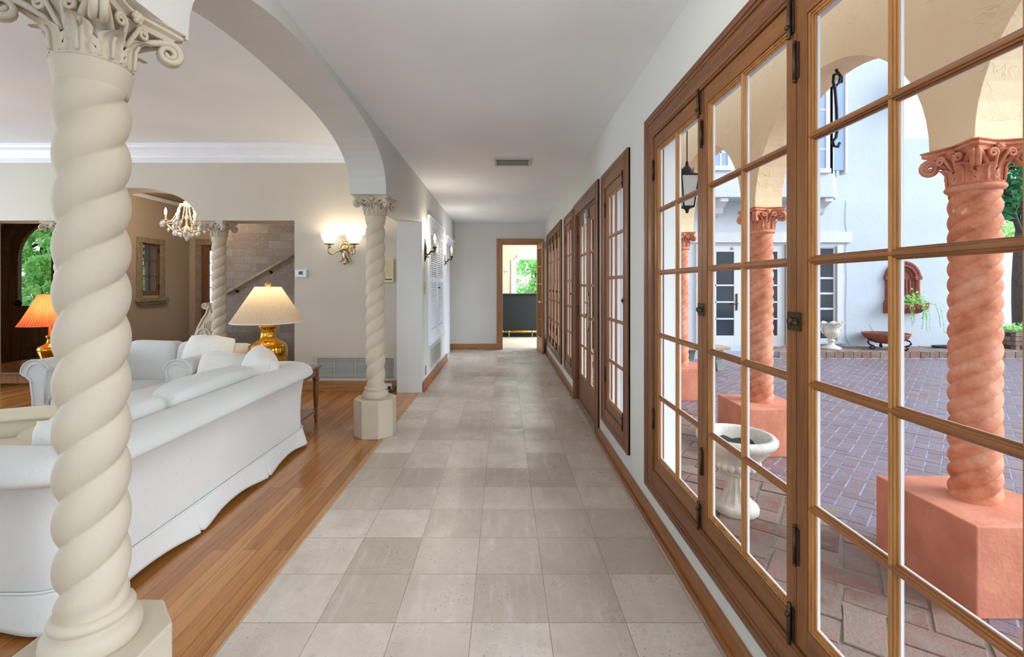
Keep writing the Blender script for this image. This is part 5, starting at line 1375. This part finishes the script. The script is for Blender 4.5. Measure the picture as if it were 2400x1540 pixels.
tree('side_tree', (-7.4, 9.4, -.1), 2.6, .08, [((-7.35, 9.3, 1.9), (.55, .3, .8)), ((-7.4, 9.3, 1.0), (.55, .3, .6))], 'green tree outside the small hall window', 11, .13, 2600, 'leaf_bright')
tree('back_tree', (-4.9, 9.7, -.1), 2.6, .08, [((-4.9, 9.6, 1.9), (.45, .35, .7)), ((-4.9, 9.6, 1.0), (.45, .35, .5))], 'green tree outside the dark hall door', 14, .13, 2200, 'leaf_bright')
tree('window_tree', (1.1, 16.4, -.1), 2.2, .10, [((.6, 16.0, 1.7), (.9, .6, .9)), ((1.8, 16.0, 1.6), (1.0, .6, .9)), ((1.2, 16.2, 2.2), (1.2, .6, .45))], 'bushy tree outside the window of the room beyond the doorway', 17, .13, 4200, 'leaf_bright')
tag(MB().box(-16, 2.45, 13.76, 24, -.2, -.1).box(-16, -2.35, 8.52, 13.76, -.2, -.1).box(-16, -8.52, -6, 8.52, -.2, -.1).box(-16, -5.88, 7.16, 8.52, -.2, -.1).build('ground_garden', plain('lawn', C(112,128,84), .95, var=.25, vs=12, bs=.5), None), 'green garden ground outside the entry side of the house', 'ground', kind='structure')
pt = thing('porch_post', (-6.17, 8.05, -.1), 'pale wooden post outside the small hall window', 'post')
MB().box(-6.27, -6.09, 7.98, 8.16, -.1, 2.9).build('shaft', plain('post_paint', C(150,166,176), .6), pt, .01)
# ------------------------------------------------------------------ light
def lamp(kind, name, loc, energy, color, size=.1, rot=None, sy=None, spread=None):
    d = bpy.data.lights.new(name, kind); d.energy = energy; d.color = color
    if kind == 'AREA':
        d.shape = 'RECTANGLE'; d.size = size; d.size_y = sy or size
        if spread: d.spread = spread
    elif kind == 'POINT': d.shadow_soft_size = size
    o = bpy.data.objects.new(name, d); COL.objects.link(o); o.location = loc
    if rot: o.rotation_euler = rot
    return o
WARM = (1.0, .74, .42)
lamp('POINT', 'table_lamp_light', (-2.20, 4.27, 1.235), 3, (1, .72, .40), .04)
lamp('POINT', 'coral_lamp_light', (-4.56, 4.6, 1.07), 7, WARM, .04)
lamp('POINT', 'chandelier_light', (-4.49, 6.48, 2.62), 17, (1, .86, .70), .12)
for sd in (-1, 1): lamp('POINT', 'wall_light_bulb', (-1.985+sd*.15, 5.60, 1.93), 2.2, (1, .82, .6), .04)
for y in (5.84, 7.72): lamp('POINT', 'candle_light', (-.85, y, 1.95), 3.6, (1, .90, .78), .03)
lamp('POINT', 'corridor_ceiling_lamp', (-.1, 1.15, 2.28), 6, (1, .96, .9), .12)  # added fill light above the view, without a fitting
COOL = (.68, .84, 1.0)
# added fill lights at unseen openings: behind the viewer, by the sofas, far room
lamp('AREA', 'window_daylight', (-.08, -2.5, 1.3), 17, COOL, 1.3, (PI/2, 0, 0), 1.9)
lamp('AREA', 'window_daylight', (-6.5, -2.5, 1.55), 10, COOL, 1.7, (PI/2, 0, 0), 2.0)
lamp('AREA', 'window_daylight', (-3.4, -2.5, 1.55), 7, COOL, 2.3, (PI/2, 0, 0), 2.0)
lamp('AREA', 'window_daylight', (-8.3, 3.1, 1.55), 75, COOL, 2.9, (PI/2, 0, -PI/2), 2.0)
lamp('AREA', 'window_daylight', (2.35, 11.6, 1.5), 130, COOL, 2.6, (PI/2, 0, PI/2), 1.9)
sun = bpy.data.lights.new('sun', 'SUN'); sun.energy = 2.4; sun.angle = math.radians(40); sun.color = (.82, .91, 1)
so = bpy.data.objects.new('sun', sun); COL.objects.link(so)
so.rotation_euler = Vector((-.85, .35, -.46)).to_track_quat('-Z', 'Y').to_euler()
W = bpy.data.worlds.new('sky'); SC.world = W; W.use_nodes = True
nt = W.node_tree; nt.nodes.clear()
o = nt.nodes.new('ShaderNodeOutputWorld'); b = nt.nodes.new('ShaderNodeBackground'); tc = nt.nodes.new('ShaderNodeTexCoord')
sp = nt.nodes.new('ShaderNodeSeparateXYZ'); rp = nt.nodes.new('ShaderNodeValToRGB')
nt.links.new(tc.outputs['Generated'], sp.inputs[0]); nt.links.new(sp.outputs[2], rp.inputs[0])
rp.color_ramp.elements[0].color = (.84, .93, 1, 1); rp.color_ramp.elements[1].color = (.58, .78, 1, 1)
nt.links.new(rp.outputs[0], b.inputs[0]); b.inputs[1].default_value = .76; nt.links.new(b.outputs[0], o.inputs[0])
# ------------------------------------------------------------------ camera
cam = bpy.data.cameras.new('camera'); co = bpy.data.objects.new('camera', cam); COL.objects.link(co)
co.location = (0, 0, EYE); co.rotation_euler = (PI/2, 0, 0)
cam.sensor_width = 36; cam.sensor_fit = 'HORIZONTAL'; cam.lens = 36*F/2400
cam.shift_x = (1200-CX)/2400; cam.shift_y = -(770-CY)/2400; cam.clip_start = .02; cam.clip_end = 200
SC.camera = co
SC.view_settings.view_transform = 'Standard'; SC.view_settings.look = 'None'; SC.view_settings.gamma = 1
SC.view_settings.use_curve_mapping = False; SC.view_settings.exposure = 1.12
